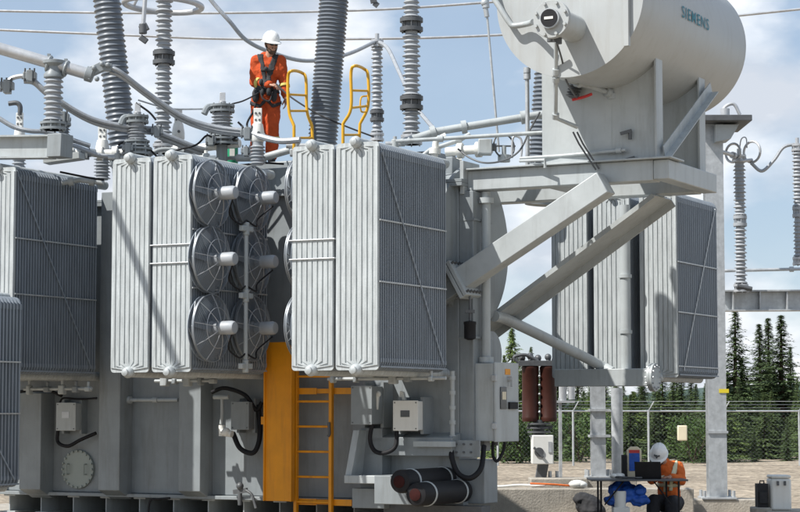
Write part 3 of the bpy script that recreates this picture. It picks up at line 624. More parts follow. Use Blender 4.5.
def small_bushing(px, yb, Y, H, rs, label, white=False, nsh=6, horn=True, m=M_POST, pad=True, lower=True, tilt=0):
    p = at(px, yb, Y); t = thing('low_voltage_bushing', label, 'bushing', tuple(p), False, 'small bushings along the tank top')
    z = p.z
    if lower:
        b = MB(); flange(b, (p.x, p.y, z), (0, 0, 1), rs * 1.5, .09, 24, 8); b.cyl((p.x, p.y, z - .35), (p.x, p.y, z), rs * .5, n=20); b.build('base_flange', M_TANK, t)
        z += .09
        b = MB(); flange(b, (p.x, p.y, z + .02), (0, 0, 1), rs * 1.25, .08, 20, 6); b.build('clamp_ring', M_TANK, t); z += .1
    L_ = H * .42; sheds((p.x, p.y, z), (0, 0, 1), L_, rs * .7, rs, L_ / nsh, 26, .92).build('shed_column', m, t); z += L_
    if white:
        MB().lathe([(rs * .72, 0), (rs * .85, .02), (rs * .85, .1), (rs * .7, .2), (rs * .62, .24)], (p.x, p.y, z), (0, 0, 1), 20).build('head', M_WHITE, t)
        MB().cyl((p.x + .02, p.y - rs, z + .11), (p.x + .02, p.y - rs * .6, z + .11), .02, n=10).build('stud', M_DARKM, t); z += .23
        b = MB().box(p.x - rs * .5, p.x + rs * .5, p.y - .015, p.y + .015, z, z + .22).box(p.x - rs * .35, p.x + rs * .4, p.y - .03, p.y + .03, z, z + .1)
        b.build('terminal_pad', M_WHITE, t, bevel=.004)
        bb = MB()
        for i in range(2):
            for k in range(2): bb.cyl((p.x - rs * .22 + i * rs * .45, p.y - .035, z + .06 + k * .09), (p.x - rs * .22 + i * rs * .45, p.y + .03, z + .06 + k * .09), .016, n=6)
        bb.build('bolts', M_DARKM, t)
    else:
        b = MB(); flange(b, (p.x, p.y, z), (0, 0, 1), rs * 1.12, .1, 24, 8); b.build('cap', M_TANK, t); z += .1
        if horn: MB().tube(cr([(p.x - rs * .8, p.y, z - .02), (p.x - rs * 1.3, p.y - .03, z - .04), (p.x - rs * 1.6, p.y - .05, z - .13)], 5), .045, 8).build('horn', M_TANK, t)
        if pad: MB().box(p.x - .035, p.x + .04, p.y - .012, p.y + .012, z, z + .17).cyl((p.x, p.y, z), (p.x, p.y, z + .05), .05).build('terminal_pad', M_ALU, t, bevel=.003)
    return t
small_bushing(222, 145, 26.6, .6, .15, 'squat grey bushing with a curved horn, left of the standing worker')
small_bushing(137, 155, 26.2, .56, .135, 'squat grey bushing with a curved horn in front of the left leaning bushing')
small_bushing(257.5, 165, 26.0, .72, .108, 'pale ribbed bushing with a white terminal head right in front of the worker', white=True, nsh=7, lower=False)
small_bushing(102, 180, 27.5, .75, .12, 'white headed insulator behind the left leaning bushing', white=True, nsh=7, lower=False)
small_bushing(178, 158, 28.4, .62, .11, 'white headed insulator right of the ringed arrester', white=True, nsh=5, lower=False)
t = small_bushing(19, 172, 27.5, .9, .1, 'pale insulator with a dark hooked top behind the left steel beam', nsh=8, lower=False, horn=False, pad=False, white=True)
p = at(20, 108, 27.5); MB().tube(cr([p + Vector((0, 0, -.1)), p + Vector((0, 0, .02)), p + Vector((-.05, 0, .07)), p + Vector((-.16, 0, .06))], 5), .035, 8).build('hook', M_DARKM, t)

# ------------------------------------------------------------ bus support at the upper left
YB = 25.6
t = thing('support_beam', 'grey steel channel beam reaching in from the left edge under the post insulator', 'beam', tuple(at(30, 158, YB)), False)
a, c = at(-40, 148, YB + .35), at(53, 147, YB - .1)
MB().ibeam(tuple(a), tuple(c), .2, .3, .022, .02).build('channel', M_STEEL, t)
a, c = at(53, 146.5, YB - .1), at(67, 146, YB - .2); MB().beam(a, c, .26, .3).build('end_box', M_TANK, t, bevel=.008)
a, c = at(46, 161, YB + .6), at(82, 156, YB + .5); MB().beam(a, c, .22, .09).build('lower_flange', M_STEEL, t, bevel=.006)
p0 = at(53, 130, YB); z1 = at(53, 77, YB).z
t = thing('post_insulator', 'ribbed grey post insulator on the left beam holding up the bus tube', 'insulator', tuple(p0), False)
b = MB(); flange(b, p0, (0, 0, 1), .17, .1, 24, 8); b.build('base_flange', M_TANK, t)
sheds((p0.x, p0.y, p0.z + .1), (0, 0, 1), z1 - p0.z - .12, .095, .128, (z1 - p0.z - .12) / 8.01, 28).build('shed_column', M_POST, t)
b = MB().lathe([(.09, 0), (.13, .02), (.13, .06), (.1, .1), (.1, .16), (.15, .2), (.15, .24)], (p0.x, p0.y, z1 - .03), (0, 0, 1), 20)
b.build('cap', M_TANK, t)
b = MB()
for px, py in ((49, 64), (66, 69)): b.ring(at(px, py, YB), (1, 0, -.35), .095, .022, 20, 6).beam(at(px, py - 7, YB), at(px, py - 10, YB), .05, .04)
b.build('saddle_clamp', M_TANK, t)
t = thing('bus_tube', 'thick grey aluminium bus tube coming in from the upper left', 'conductor', tuple(at(50, 64, YB)), False)
MB().cyl(at(-30, 40, YB), at(91, 75, YB), .078, n=24).build('tube', M_ALU, t)
b = MB().cyl(at(86, 73.5, YB), at(93, 75.5, YB), .1, n=20).beam(at(91, 72, YB), at(104, 66, YB), .1, .12).cyl(at(89, 80, YB - .05), at(95, 68, YB - .05), .03).beam(at(100, 67, YB), at(112, 68, YB), .09, .1)
for px, py in ((94, 68), (102, 64), (108, 65), (97, 79)): b.ball(at(px, py, YB - .08), .035, 8, 6)
b.build('end_clamp', M_TANK, t, bevel=.006)

# unseen bus tube, guessed and added to cast the shadow on two left radiators
q = PV(113, 203, 0); k = 3.0; tn = math.tan(SUN_A); dz = math.tan(SUN_E) / math.cos(SUN_A)
MB().cyl((q.x - tn * k, -9, q.z + dz * k), (q.x - tn * k, -k, q.z + dz * k), .055, n=20).thing('bus_tube', 'unseen aluminium bus tube overhead, added to cast the slanting shadow on the left radiators', 'conductor', M_ALU)
# ------------------------------------------------------------ cables
def cable(pts, r, label, m=M_WIRE, twin=None, cat='cable', name='cable', n=8, group=None):
    P = cr([at(*q) for q in pts], n)
    b = MB().tube(P, r, 8)
    if twin: b.tube([p + Vector(twin) for p in P], r, 8)
    return b.thing(name, label, cat, m, False, group)
cable([(108, 67, 25.6), (120, 72, 25.6), (145, 91, 25.8), (180, 115, 26), (211, 126, 26.1), (246, 131, 26.1)], .03, 'twin conductor drooping from the bus tube end to the white headed bushing', twin=(.02, .07, -.055))
cable([(22, 77, 25.9), (32, 79, 25.9), (46, 91, 25.9), (78, 112, 26), (103, 122, 26.1), (134, 127, 26.2), (158, 129, 26.4)], .03, 'twin conductor looping low in front of the left leaning bushing', twin=(.02, .06, -.05))
cable([(-10, 113, 26.2), (0, 119, 26.2), (14, 127, 26.2), (30, 131, 26.2), (50, 133, 26.3), (90, 146, 26.5)], .032, 'single conductor sagging behind the left support beam')
cable([(138, 100, 26.3), (158, 106, 26.4), (175, 109, 26.5), (205, 109, 26.6)], .012, 'thin grey jumper between the two squat horned bushings')
cable([(232, 104, 26.6), (243, 101, 26.8), (255, 95, 27.2), (262, 90, 27.4)], .011, 'thin dark tool line from the squat bushing to the worker', m=M_STRAP)
cable([(276, 84, 27.3), (292, 98, 26.8), (318, 114, 26.6), (345, 126, 26.5), (374, 137, 26.5)], .012, 'black safety line running from the worker past the grab hoops', m=M_STRAP, cat='rope', name='safety_line')
cable([(250, 132, 26), (262, 137, 25.9), (280, 141, 25.8), (300, 140, 25.7)], .042, 'thick grey conductor from the white headed bushing to the ladder hoop', m=M_WIRE)
cable([(205, -8, 30), (214, 4, 30), (230, 22, 30), (246, 40, 30.2), (270, 52, 30.5), (306, 61, 31), (345, 55, 32), (377, 41, 33)], .032, 'long cable swooping behind the worker up to the slim post insulator')
cable([(377, 41, 33), (388, 49, 32.6), (400, 74, 32), (415, 105, 31), (428, 122, 30.5), (437, 132, 30)], .032, 'cable dropping from the slim post insulator behind the tall arrester')
cable([(751, 163, 34), (762, 171, 34), (774, 160, 34), (784, 147, 34), (799, 144, 34)], .03, 'short jumper cable drooping between the two post insulators at the right')
for y, lb in ((((-60, 9), (0, 11), (120, 13), (230, 13), (370, 10), (480, 3), (560, -4)), 'upper thin overhead wire crossing behind everything'), (((-60, 27), (0, 30), (120, 35), (230, 39), (360, 39), (480, 36), (640, 26), (745, 15), (860, 3)), 'lower thin overhead wire crossing behind the worker')):
    cable([(a, b_, 45) for a, b_ in y], .03, lb, m=M_ALU, cat='wire', name='overhead_wire')
t = thing('drop_rod', 'long slanting thin rod with an end fitting, left of the conservator', 'rod', tuple(at(499, 150, 27)), False)
MB().tube([at(487, 14, 27), at(499, 152, 27)], .016, 8).build('rod', M_GALV, t)
MB().cyl(at(485, -4, 27), at(486, 8, 27), .05, n=12).cyl(at(485.5, 8, 27), at(487, 17, 27), .035, n=12).ball(at(485, 3, 27), .06, 10, 8).build('end_fitting', M_GALV, t)
b = MB().beam(at(372, -6, 30), at(374, 3, 30), .06, .1).beam(at(374, 3, 30), at(378, 6, 30), .04, .08)
b.thing('clamp', 'small metal clamp hanging at the top edge between bushing and arrester', 'clamp', M_DARKM, False)

# ------------------------------------------------------------ pipework and clutter on the tank top
def pipe(pts, r, label, m=M_STEEL, fit=(), cat='pipe', smoothp=False, name='cover_pipe'):
    P = [at(*q) for q in pts]; t = thing(name, label, cat, tuple(P[0]), False)
    MB().tube(cr(P, 6) if smoothp else P, r, 14).build('tube', m, t)
    for f in fit:
        i, q = int(f), f - int(f); c = P[i] + (P[min(i + 1, len(P) - 1)] - P[i]) * q; d = (P[min(i + 1, len(P) - 1)] - P[i]) if i + 1 < len(P) else P[i] - P[i - 1]; d.normalize()
        MB().cyl(c - d * .035, c + d * .035, r * 1.7, n=18).build('coupling', m, t)
    return t
pipe([(58, 156, 26.6), (86, 152, 26.6), (100, 154, 26.6), (125, 153, 26.6)], .055, 'white pipe with couplings just above the left finned radiator', M_WHITE, (0.5, 2.0, 2.6))
pipe([(172, 151, 26.9), (200, 148, 26.8), (240, 143.5, 26.6)], .055, 'white pipe running under the squat horned bushing', M_WHITE, (0.2, 1.5))
pipe([(236, 158, 26.7), (262, 158, 26.7), (290, 150, 26.6)], .05, 'pale pipe passing at the worker\'s boots', M_STEEL, (1.0,))
pipe([(142, 160, 26.5), (160, 150, 26.6), (182, 152, 26.7), (210, 163, 26.9)], .03, 'thin bent pipe above the two sunlit radiators', M_STEEL, (), smoothp=True)
pipe([(400, 143, 26.2), (437, 131.5, 26.2), (545, 114, 26.2)], .052, 'thick pale pipe climbing right towards the conservator supports', M_STEEL, (0.9, 1.25, 1.8))
pipe([(396, 141.5, 25.4), (470, 137, 25.3), (578, 130.5, 24.9)], .026, 'slim pale rail pipe running right under the thick one', M_STEEL, (0.6, 1.97))
pipe([(520, 158.5, 25), (560, 156, 24.8), (626, 150, 24.3)], .022, 'thin conduit lying along the top of the front beam', M_STEEL, (1.9,))
pipe([(527.5, 168, 25.6), (527.5, 120, 25.6), (527, 69, 25.6)], .028, 'upright capped vent pipe left of the conservator saddle', M_GALV, (1.85, 1.97))
pipe([(446, 152, 26), (470, 150, 25.9), (492, 149, 25.8)], .06, 'short stubby white pipe with end box beside the dark tank corner', M_WHITE, (0.6, 1.4))
pipe([(434, 163, 25.6), (436, 140, 25.6), (446, 136, 25.6)], .045, 'short upright white elbow pipe behind the nearest radiator', M_WHITE, (0.5,))
pipe([(420, 158, 26), (430, 150, 26), (460, 140, 26), (470, 134, 26)], .03, 'thin slanting pipe with a ball end behind the nearest radiator', M_STEEL, (1.95,))
t = thing('valve_box', 'small grey valve box on the tank top left of the conservator', 'box', tuple(at(486, 155, 25.5)), False)
p = at(485, 155, 25.5); MB().box(p.x - .09, p.x + .09, p.y - .1, p.y + .1, p.z, p.z + .2).build('body', M_STEEL, t, bevel=.015)
MB().cyl((p.x + .09, p.y, p.z + .1), (p.x + .15, p.y, p.z + .1), .05).build('gland', M_DARKM, t)
t = thing('gate_valve', 'round handwheel valve standing on the tank top left of the conservator', 'valve', tuple(at(504, 160, 25.6)), False)
p = at(504, 146, 25.6); MB().ring(p, (.5, -.8, .1), .16, .013, 28, 6).beam(p + Vector((-.15, 0, .0)), p + Vector((.15, 0.02, 0)), .02, .02).build('wheel', M_DARKM, t)
MB().cyl(at(504, 160, 25.6), p, .03).cyl(at(504, 162, 25.6), at(504, 155, 25.6), .08).build('stem', M_STEEL, t)
pipe([(512, 158, 25.4), (513, 138, 25.4), (520, 138, 25.4), (522, 146, 25.4), (521, 158, 25.4)], .014, 'small bent metal hoop guard on the tank top', M_ALU, (), 'guard', True, 'hoop_guard')
cable([(458, 149, 25.4), (470, 158, 25.3), (486, 163, 25.2), (505, 160, 25.2), (520, 150, 25.2), (530, 130, 25.3), (540, 112, 25.3)], .012, 'thin dark control cable curling across the tank top to the vent pipe', m=M_DARKM)
rng = random.Random(4)
for i, (px, py, lb) in enumerate(((395, 144, 'small pale fitting behind the nearest radiator, beside the arrester foot'), (452, 160, 'small pale fitting at the dark tank corner'), (118, 158, 'small pale fitting above the slanting shadow radiator'), (206, 158, 'small pale fitting above the fan radiator'), (296, 146, 'small pale fitting at the foot of the left grab hoop'), (160, 160, 'small pale fitting between the two sunlit radiators'))):
    p = at(px, py, 26.3); t = thing('pipe_fitting', lb, 'fitting', tuple(p), False, 'small fittings on the tank top')
    MB().cyl((p.x, p.y, p.z - .1), (p.x, p.y, p.z + .06), .05, n=14).box(p.x - .08, p.x + .08, p.y - .06, p.y + .06, p.z - .14, p.z - .05).build('body', M_STEEL, t, bevel=.008)
    MB().cyl((p.x - .13, p.y, p.z), (p.x + .13, p.y, p.z), .035, n=12).cyl((p.x, p.y, p.z + .06), (p.x, p.y, p.z + .1), .025, n=8).build('stub', M_WHITE if i % 2 else M_GALV, t)
# turret boxes of the tank under bushings / worker
WF = W2F(at(268, 164, 27.5))
for (x0, x1, v0, v1, z1) in ((-5.4, -4.5, 3.2, 4.4, 5.15), (WF.x - .45, WF.x + .6, WF.y - .22, 5.2, at(268, 164, 27.5).z - .003), (-1.9, -1.0, 3.4, 4.3, 5.2)):
    MB().box(x0, x1, v0, v1, TZ1 + .03, z1).build('turret', M_TANK, tank, bevel=.02)
p = at(232.5, 164, 27); b = MB().lathe([(.07, 0), (.075, .01), (.075, .34), (.05, .38), (.035, .39), (.035, .43)], tuple(p), (0, 0, 1), 20)
t = thing('oil_container', 'green plastic container standing behind the squat horned bushing', 'container', tuple(p), False)
b.build('body', M_GREEN, t); MB().box(p.x - .035, p.x + .035, p.y - .079, p.y - .074, p.z + .1, p.z + .2).build('label', M_WHITE, t)

rng2 = random.Random(9)
def clampset(px, py, Y, s, label):
    p = at(px, py, Y); t = thing('cable_clamp', label, 'clamp', (p.x, p.y, p.z - .08 * s), False); s *= .72
    MB().box(p.x - .09 * s, p.x + .09 * s, p.y - .06, p.y + .06, p.z - .05 * s, p.z + .05 * s).box(p.x - .04 * s, p.x + .05 * s, p.y - .075, p.y + .075, p.z - .1 * s, p.z + .075 * s).build('body', M_TANK, t, bevel=.008)
    for k in range(3):
        x = p.x + (-.07 + .065 * k) * s; MB().cyl((x, p.y - .05, p.z - .085 * s), (x + .01, p.y - .05, p.z + .1 * s), .013 * s, n=6).build('bolt', M_DARKM, t)
for a in ((30, 76, 25.9, 1.3, 'bolted clamp at the far left end of the low twin conductor'), (7, 86, 25.9, 1.4, 'bolted clamp hanging at the left edge beside the bus tube'), (157, 131, 26.3, 1.2, 'bolted clamp at the foot of the ringed arrester'), (247, 133, 26, 1.3, 'bolted clamp on the white headed bushing before the worker'), (68, 143, 26.4, 1.2, 'bolted clamp right of the left beam end'), (86, 154, 26.5, 1.0, 'bolted clamp on the white pipe above the left radiator'), (188, 153, 26.7, 1.0, 'bolted clamp on the white pipe right of the ringed arrester'), (62, 118, 26.4, 1.5, 'dark clamp behind the post insulator on the left beam'), (128, 148, 26, 1.1, 'bolted clamp at the left squat bushing'), (211, 140, 26.4, 1.1, 'bolted clamp at the squat bushing left of the worker'), (246, 151, 26.2, 1.0, 'lower bolted clamp hanging beside the white headed bushing')): clampset(*a)
cable([(4, 92, 25.9), (6, 84, 25.9), (13, 78, 25.9), (24, 76, 25.9), (31, 77, 25.9)], .032, 'short bent link joining the two clamps at the left edge', m=M_ALU)
cable([(60, 143, 26.4), (75, 146, 26.3), (98, 155, 26.3), (118, 157, 26.3)], .03, 'pale conductor running right from behind the left beam end')
cable([(157, 132, 26.4), (175, 139, 26.5), (192, 146, 26.6), (205, 150, 26.7)], .035, 'pale conductor running down right from the ringed arrester foot', twin=(.02, .06, -.06))
for P_, lb in (([(150, 162), (165, 156), (178, 150), (196, 145), (206, 136), (212, 137)], 'thin black lead curving up to the squat bushing left of the worker'), ([(118, 145), (126, 142), (140, 146), (150, 150), (160, 160)], 'thin black lead across the left squat bushing foot'), ([(136, 103), (142, 107), (150, 113), (156, 120)], 'thin black lead dropping from the left squat bushing cap'), ([(250, 133), (247, 124), (253, 112), (256, 104)], 'thin black lead rising to the worker hip'), ([(232, 140), (240, 134), (243, 128), (238, 122)], 'thin black lead sticking up beside the green container'), ([(216, 163), (240, 165), (262, 163), (284, 164)], 'thin black lead along the top of the fan radiator'), ([(60, 172), (90, 178), (104, 180)], 'thin black lead behind the left finned radiator'), ([(398, 148), (412, 154), (430, 160), (452, 166)], 'thin black lead along the top of the nearest radiator')):
    cable([(x, y, 26.2) for x, y in P_], .014, lb, m=M_BLACK)
pipe([(62, 183, 26.4), (80, 180, 26.4), (104, 183, 26.4)], .035, 'pale pipe behind the rear corner of the left finned radiator', M_STEEL, (0.5, 1.5))
pipe([(2, 176, 27.2), (30, 172, 27.2), (60, 177, 27.2)], .03, 'pale pipe with a slight bend behind the left finned radiator', M_STEEL, (1.0,))
pipe([(196, 160, 26.8), (236, 158, 26.8)], .025, 'thin pale pipe above the two columns of fans', M_STEEL, (0.3, 0.7))
pipe([(545, 168, 24.6), (545, 160, 24.6), (520, 161, 24.9)], .02, 'thin bent pipe at the foot of the saddle plate', M_STEEL, ())
small_bushing(64, 136, 26.9, .34, .085, 'small dark ribbed insulator behind the left beam end', nsh=4, lower=False, horn=False, pad=False, m=M_BUSH)
# ------------------------------------------------------------ conservator pipework
pipe([(556, 42, 23.4), (556, 75, 23.6), (555.5, 118, 24), (577, 127, 24.2)], .026, 'slim drain pipe hanging from the gauge neck down the saddle plate', M_STEEL, (0.9, 1.1, 1.95))
cable([(556, 40, 23.3), (562, 60, 23.5), (566, 80, 23.8), (577, 98, 24.3), (578, 95, 24.4)], .012, 'thin dark gauge cable beside the drain pipe', m=M_DARKM)
b = MB().cyl(at(550, 34, 23.2), at(550, 42, 23.2), .035).cyl(at(559, 34, 23.2), at(559, 44, 23.2), .035).beam(at(548, 40, 23.2), at(561, 40, 23.2), .05, .05)
b.thing('drain_valve', 'small dark double drain valve under the level gauge', 'valve', M_DARKM, False)
pipe([(566, 79, 24), (590, 86, 24.3), (612, 94, 24.5), (613, 120, 24.5), (613, 154, 24.5)], .036, 'pale pipe under the conservator turning down along the saddle plate', M_STEEL, (0.5, 1.8, 2.1, 3.95))
sheds(at(572, 98, 24.6), (.3, 0, 1), .22, .05, .085, .04).thing('ribbed_breather', 'small dark ribbed breather under the conservator end', 'breather', M_DARKM, False)
b = MB().tube(cr([at(572, 100, 24.3), at(584, 97, 24.3), at(592, 94, 24.3)], 5), .018, 8); b.thing('red_handle', 'red valve handle under the conservator', 'handle', M_RED, False)
p = at(583, 142, 24.35)
MB().tube([at(573, 132, 24.4), at(579, 144, 24.4), at(596, 170, 24.4)], .012, 6).tube([at(577, 132, 24.4), at(583, 144, 24.4), at(599, 169, 24.4)], .012, 6).thing('lanyard', 'thin chain lanyard hanging down the front saddle plate', 'chain', M_DARKM, False)
for k, (px, py) in enumerate(((626, 133), (629, 160))):
    p = at(px, py, 24.3); MB().beam(p + Vector((-.07, 0, -.01)), p + Vector((.07, 0, .03)), .04, .04).cyl(p + Vector((.05, 0, -.08)), p + Vector((.05, 0, .04)), .022).thing('latch_handle', ('small dark latch handle on the shaded saddle plate', 'small dark latch handle on the beam corner below the brace')[k], 'handle', M_DARKM, False)
# items at the tank end: vertical pipe, hanging dark unit
pipe([(486, 364, 25.3), (486, 280, 25.3), (486, 192, 25.3)], .058, 'vertical grey oil pipe rising from the control cabinet past the strut', M_STEEL, (0.05, 1.9))
pipe([(471, 188, 25.2), (471, 230, 25.2), (470, 262, 25.2)], .018, 'thin vertical conduit on the tank end column', M_STEEL, (0.9,))
t = thing('silica_breather', 'small dark cylindrical breather hanging below the strut flange', 'breather', tuple(at(470, 340, 25)), False)
p = at(470, 340, 25); MB().lathe([(.03, 0), (.075, .02), (.075, .19), (.08, .2), (.08, .23), (.03, .24)], tuple(p), (0, 0, 1), 18).build('body', M_BLACK, t)
MB().cyl((p.x, p.y, p.z + .24), (p.x, p.y, p.z + .6), .014).box(p.x - .06, p.x + .06, p.y - .03, p.y + .03, p.z + .34, p.z + .38).build('stem', M_DARKM, t)

# ------------------------------------------------------------ boxes on the tank and cables
def jbox(px0, py0, px1, py1, v, dep, label, m=M_STEEL, win=None, stripes=False):
    a, c = PV(px0, py1, v), PV(px1, py0, v)
    t = thing('junction_box', label, 'box', ((a.x + c.x) / 2, v, a.z))
    MB().box(a.x, c.x, v, v + dep, a.z, c.z).build('body', m, t, bevel=.008)
    MB().box(a.x - .008, c.x + .008, v - .018, v - .002, a.z - .008, c.z + .008).build('lid', m, t, bevel=.006)
    if win:
        MB().box(a.x + (c.x - a.x) * .3, a.x + (c.x - a.x) * .68, v - .022, v - .0185, a.z + (c.z - a.z) * .45, a.z + (c.z - a.z) * .68).build('window', win, t)
    b = MB()
    for x in (a.x + .02, c.x - .02):
        for z in (a.z + .02, c.z - .02): b.cyl((x, v - .024, z), (x, v - .01, z), .009, n=6)
    b.build('screws', M_DARKM, t)
    b = MB().box(a.x - .012, a.x + .03, v + dep - .012, TV, a.z - .05, c.z + .05).box(c.x - .03, c.x + .012, v + dep - .012, TV, a.z - .05, c.z + .05); b.build('bracket', M_TANK, t)
    return t
jbox(57, 403, 76, 430, 2.1, .13, 'grey junction box above the round manhole cover', win=M_ALU)
jbox(232, 402, 249, 429, 2.05, .15, 'plain grey junction box under the fan radiator', m=M_TANK)
t = jbox(394, 401, 418, 430, 1.95, .14, 'pale grey instrument box with a small grey window under the nearest radiator', m=M_WHITE, win=M_DARKM)
jbox(352, 386, 372, 424, 1.8, .3, 'plain grey terminal box beside a black hose under the nearest radiator', m=M_TANK)
def fcable(pts, r, label, m=M_BLACK, name='hose', cat='hose'):
    return MB().tube(cr([PV(*q) for q in pts], 7), r, 10).thing(name, label, cat, m)
fcable([(62, 396, 2.2), (50, 391, 2.15), (32, 390, 2.1), (-5, 396, 2.1)], .022, 'black cable arching left from the box by the manhole')
fcable([(58, 430, 2.2), (58, 442, 2.2), (68, 446, 2.15), (80, 440, 2.2), (96, 433, 2.25)], .025, 'black cable looping from the box above the manhole to the stiffener')
fcable([(60, 402, 2.25), (64, 398, 2.2), (80, 399, 2.2), (97, 398, 2.25)], .014, 'thin cable above the junction box by the manhole')
fcable([(233, 433, 2.15), (240, 448, 2.1), (252, 453, 2.1), (258, 445, 2.15), (260, 430, 2.2), (258, 405, 2.25)], .034, 'thick black hose looping under the plain box left of the orange guard')
fcable([(212, 392, 2.1), (225, 388, 2.1), (245, 395, 2.1), (256, 410, 2.2), (262, 402, 2.25)], .028, 'thick black hose draped over the plain box left of the orange guard')
fcable([(377, 396, 2.0), (373, 420, 1.9), (370, 438, 1.9), (374, 450, 1.9), (384, 453, 1.9), (395, 447, 1.95), (397, 431, 2.0)], .028, 'black hose drooping between terminal box and instrument box')
fcable([(451, 443, 2.2), (452, 458, 2.1), (458, 473, 2.1), (470, 478, 2.1), (481, 468, 2.2), (484, 446, 2.4)], .034, 'grey black hose looping down from the conduit to the control cabinet')
fcable([(493, 442, 2.6), (493, 455, 2.6), (497, 461, 2.6), (503, 452, 2.7), (505, 442, 2.7)], .02, 'short black cable loop below the control cabinet')
fcable([(170, 498, 2.0), (158, 499, 2.0), (150, 501, 2.0), (148, 520, 2.0)], .016, 'thin black cable at the foot of the third stiffener')
fcable([(222, 398, 2.05), (222, 415, 2.05), (221, 424, 2.05)], .022, 'short pale pipe with valves beside the plain box', M_STEEL, 'valve_pipe', 'pipe')
MB().cyl(PV(214, 397, 2.05), PV(229, 397, 2.05), .03).thing('pipe_tee', 'short pale cross pipe atop the valve pipe beside the plain box', 'pipe', M_STEEL)
MB().cyl(PV(222, 425, 2.05), PV(222, 436, 2.05), .045).cyl(PV(222, 432, 2.02), PV(232, 434, 2.02), .045).ball(PV(226, 432, 2.0), .06, 12, 8).thing('pipe_valve', 'white elbow valve beside the plain box left of the orange guard', 'valve', M_WHITE)
MB().cyl(PV(240, 482, 2.2), PV(240, 505, 2.2), .03).beam(PV(234, 492, 2.2), PV(247, 490, 2.2), .05, .06).ball(PV(240, 486, 2.18), .05, 10, 8).tube(cr([PV(246, 490, 2.15), PV(252, 495, 2.15), PV(256, 508, 2.15)], 5), .02).thing('drain_cock', 'small dark drain cock low on the tank left of the orange guard', 'valve', M_DARKM)
MB().cyl(PV(377, 393, 1.95), PV(375, 409, 1.95), .035, .045).ball(PV(378, 394, 1.95), .04, 10, 8).thing('white_fitting', 'white elbow fitting at the top of the drooping black hose', 'fitting', M_WHITE)
MB().prism([PV(399, 400, 2.1), PV(405, 400, 2.1), PV(403, 392, 2.1), PV(400, 391, 2.1)], (0, .05, 0)).thing('cone_fitting', 'small white cap on top of the pale instrument box', 'cap', M_WHITE)
t = thing('conduit', 'pale vertical conduit at the rear corner of the nearest radiator', 'conduit', tuple(PV(452, 445, 2.2)))
a, c = PV(452.5, 445, 2.2), PV(452.5, 371, 2.2); MB().cyl(a, c, .03, n=12).build('tube', M_STEEL, t)
for k in range(5): z = a.z + (c.z - a.z) * (.08 + .2 * k); MB().cyl((a.x, 2.2, z), (a.x, 2.2, z + .05), .042, n=12).build('coupling', M_STEEL, t)
# pipes just below radiators
for (x0, x1, y, v, lb) in ((328, 446, 379, 1.5, 'thin pipe with valves under the nearest radiator'), (155, 215, 381, 1.5, 'thin pipe with valves under the fan radiator'), (24, 92, 389, 1.6, 'thin pipe with valves under the left finned radiator')):
    a, c = PV(x0, y, v), PV(x1, y, v); t = thing('bottom_pipe', lb, 'pipe', tuple(a)); MB().cyl((a.x, v, a.z), (c.x, v, a.z), .022, n=10).build('tube', M_STEEL, t)
    for k in range(5):
        x = a.x + (c.x - a.x) * (.06 + .21 * k + rng.uniform(-.06, .06)); w_ = rng.uniform(.05, .12); h_ = rng.uniform(.03, .08); MB().box(x, x + w_, v - .05, v + .05, a.z - h_, a.z + h_ * .7).cyl((x + w_ / 2, v, a.z), (x + w_ / 2, v, a.z + h_ + .06), .02).build('valve', M_TANK if k % 2 else M_STEEL, t, bevel=.015)
# black cylinders on a saddle
cb, ce = PV(386, 473, 1.85), PV(470, 512, 1.85)
t = thing('cylinder_cradle', 'grey steel cradle block carrying the two black cylinders', 'bracket', tuple(PV(425, 505, 1.9)))
MB().box(cb.x + .02, PV(440, 480, 1.85).x, 1.5, TV, TZ0 - .02, cb.z - .02).build('block', M_TANK, t, bevel=.008)
MB().box(PV(380, 470, 2).x, PV(478, 470, 2).x, 2.1, TV, .35, TZ0 - .05).build('foot', M_DARKM, t)
for k, (p0, p1, lb) in enumerate((((400, 481.5), (447, 473.5), 'upper of the two black cylinders strapped to the tank foot'), ((416, 494.5), (466, 488.5), 'lower of the two black cylinders strapped to the tank foot'))):
    a = PV(*p0, 1.0); c = a + Vector((0, 1.27, 0)); d = Vector((0, 1, 0))
    t = thing('black_cylinder', lb, 'cylinder', tuple(a))
    MB().lathe([(.02, -.02), (.08, -.02), (.13, 0), (.142, .03), (.142, (c - a).length), (.12, (c - a).length + .03), (.02, (c - a).length + .03)], a, d, 30).build('body', M_BLACK, t)
    MB().lathe([(.06, -.035), (.075, -.03), (.075, -.018), (.03, -.018)], a, d, 20).cyl(a - d * .03, a - d * .018, .07, n=20).build('end_disc', M_MAROON, t)
    for q in (.2, .88): MB().lathe([(.144, 0), (.152, .004), (.152, .03), (.144, .034)], a + d * (c - a).length * q, d, 30, False).build('strap', M_STEEL, t)
# control cabinet
a = PV(468, 441, 2.42); u0, u1 = a.x, PV(496, 441, 2.42).x; z0, z1 = a.z, PV(480, 363, 2.42).z; v1 = PU(518.5, 400, u1).y
t = thing('control_cabinet', 'light grey control cabinet with a gauge window, on the tank corner', 'cabinet', ((u0 + u1) / 2, (2.42 + v1) / 2, z0))
MB().box(u0, u1 - .03, 2.42, v1, z0, z1).build('body', M_STEEL, t, bevel=.01)
dr = MB().box(u1 - .028, u1, 2.41, v1 + .01, z0 - .01, z1 + .01).build('door', M_STEEL, t, bevel=.008)
def onu(px, py): q = PU(px, py, u1); return q.y, q.z
y0, zA = onu(500, 409); y1, zB = onu(506, 387); MB().box(u1 + .002, u1 + .012, y0, y1, zA, zB).build('window', M_GLASS, dr, bevel=.003)
MB().box(u1 + .013, u1 + .016, y0 + .04, y1 - .03, (zA + zB) / 2 - .02, zB - .06).build('gauge_face', M_CREAM, dr)
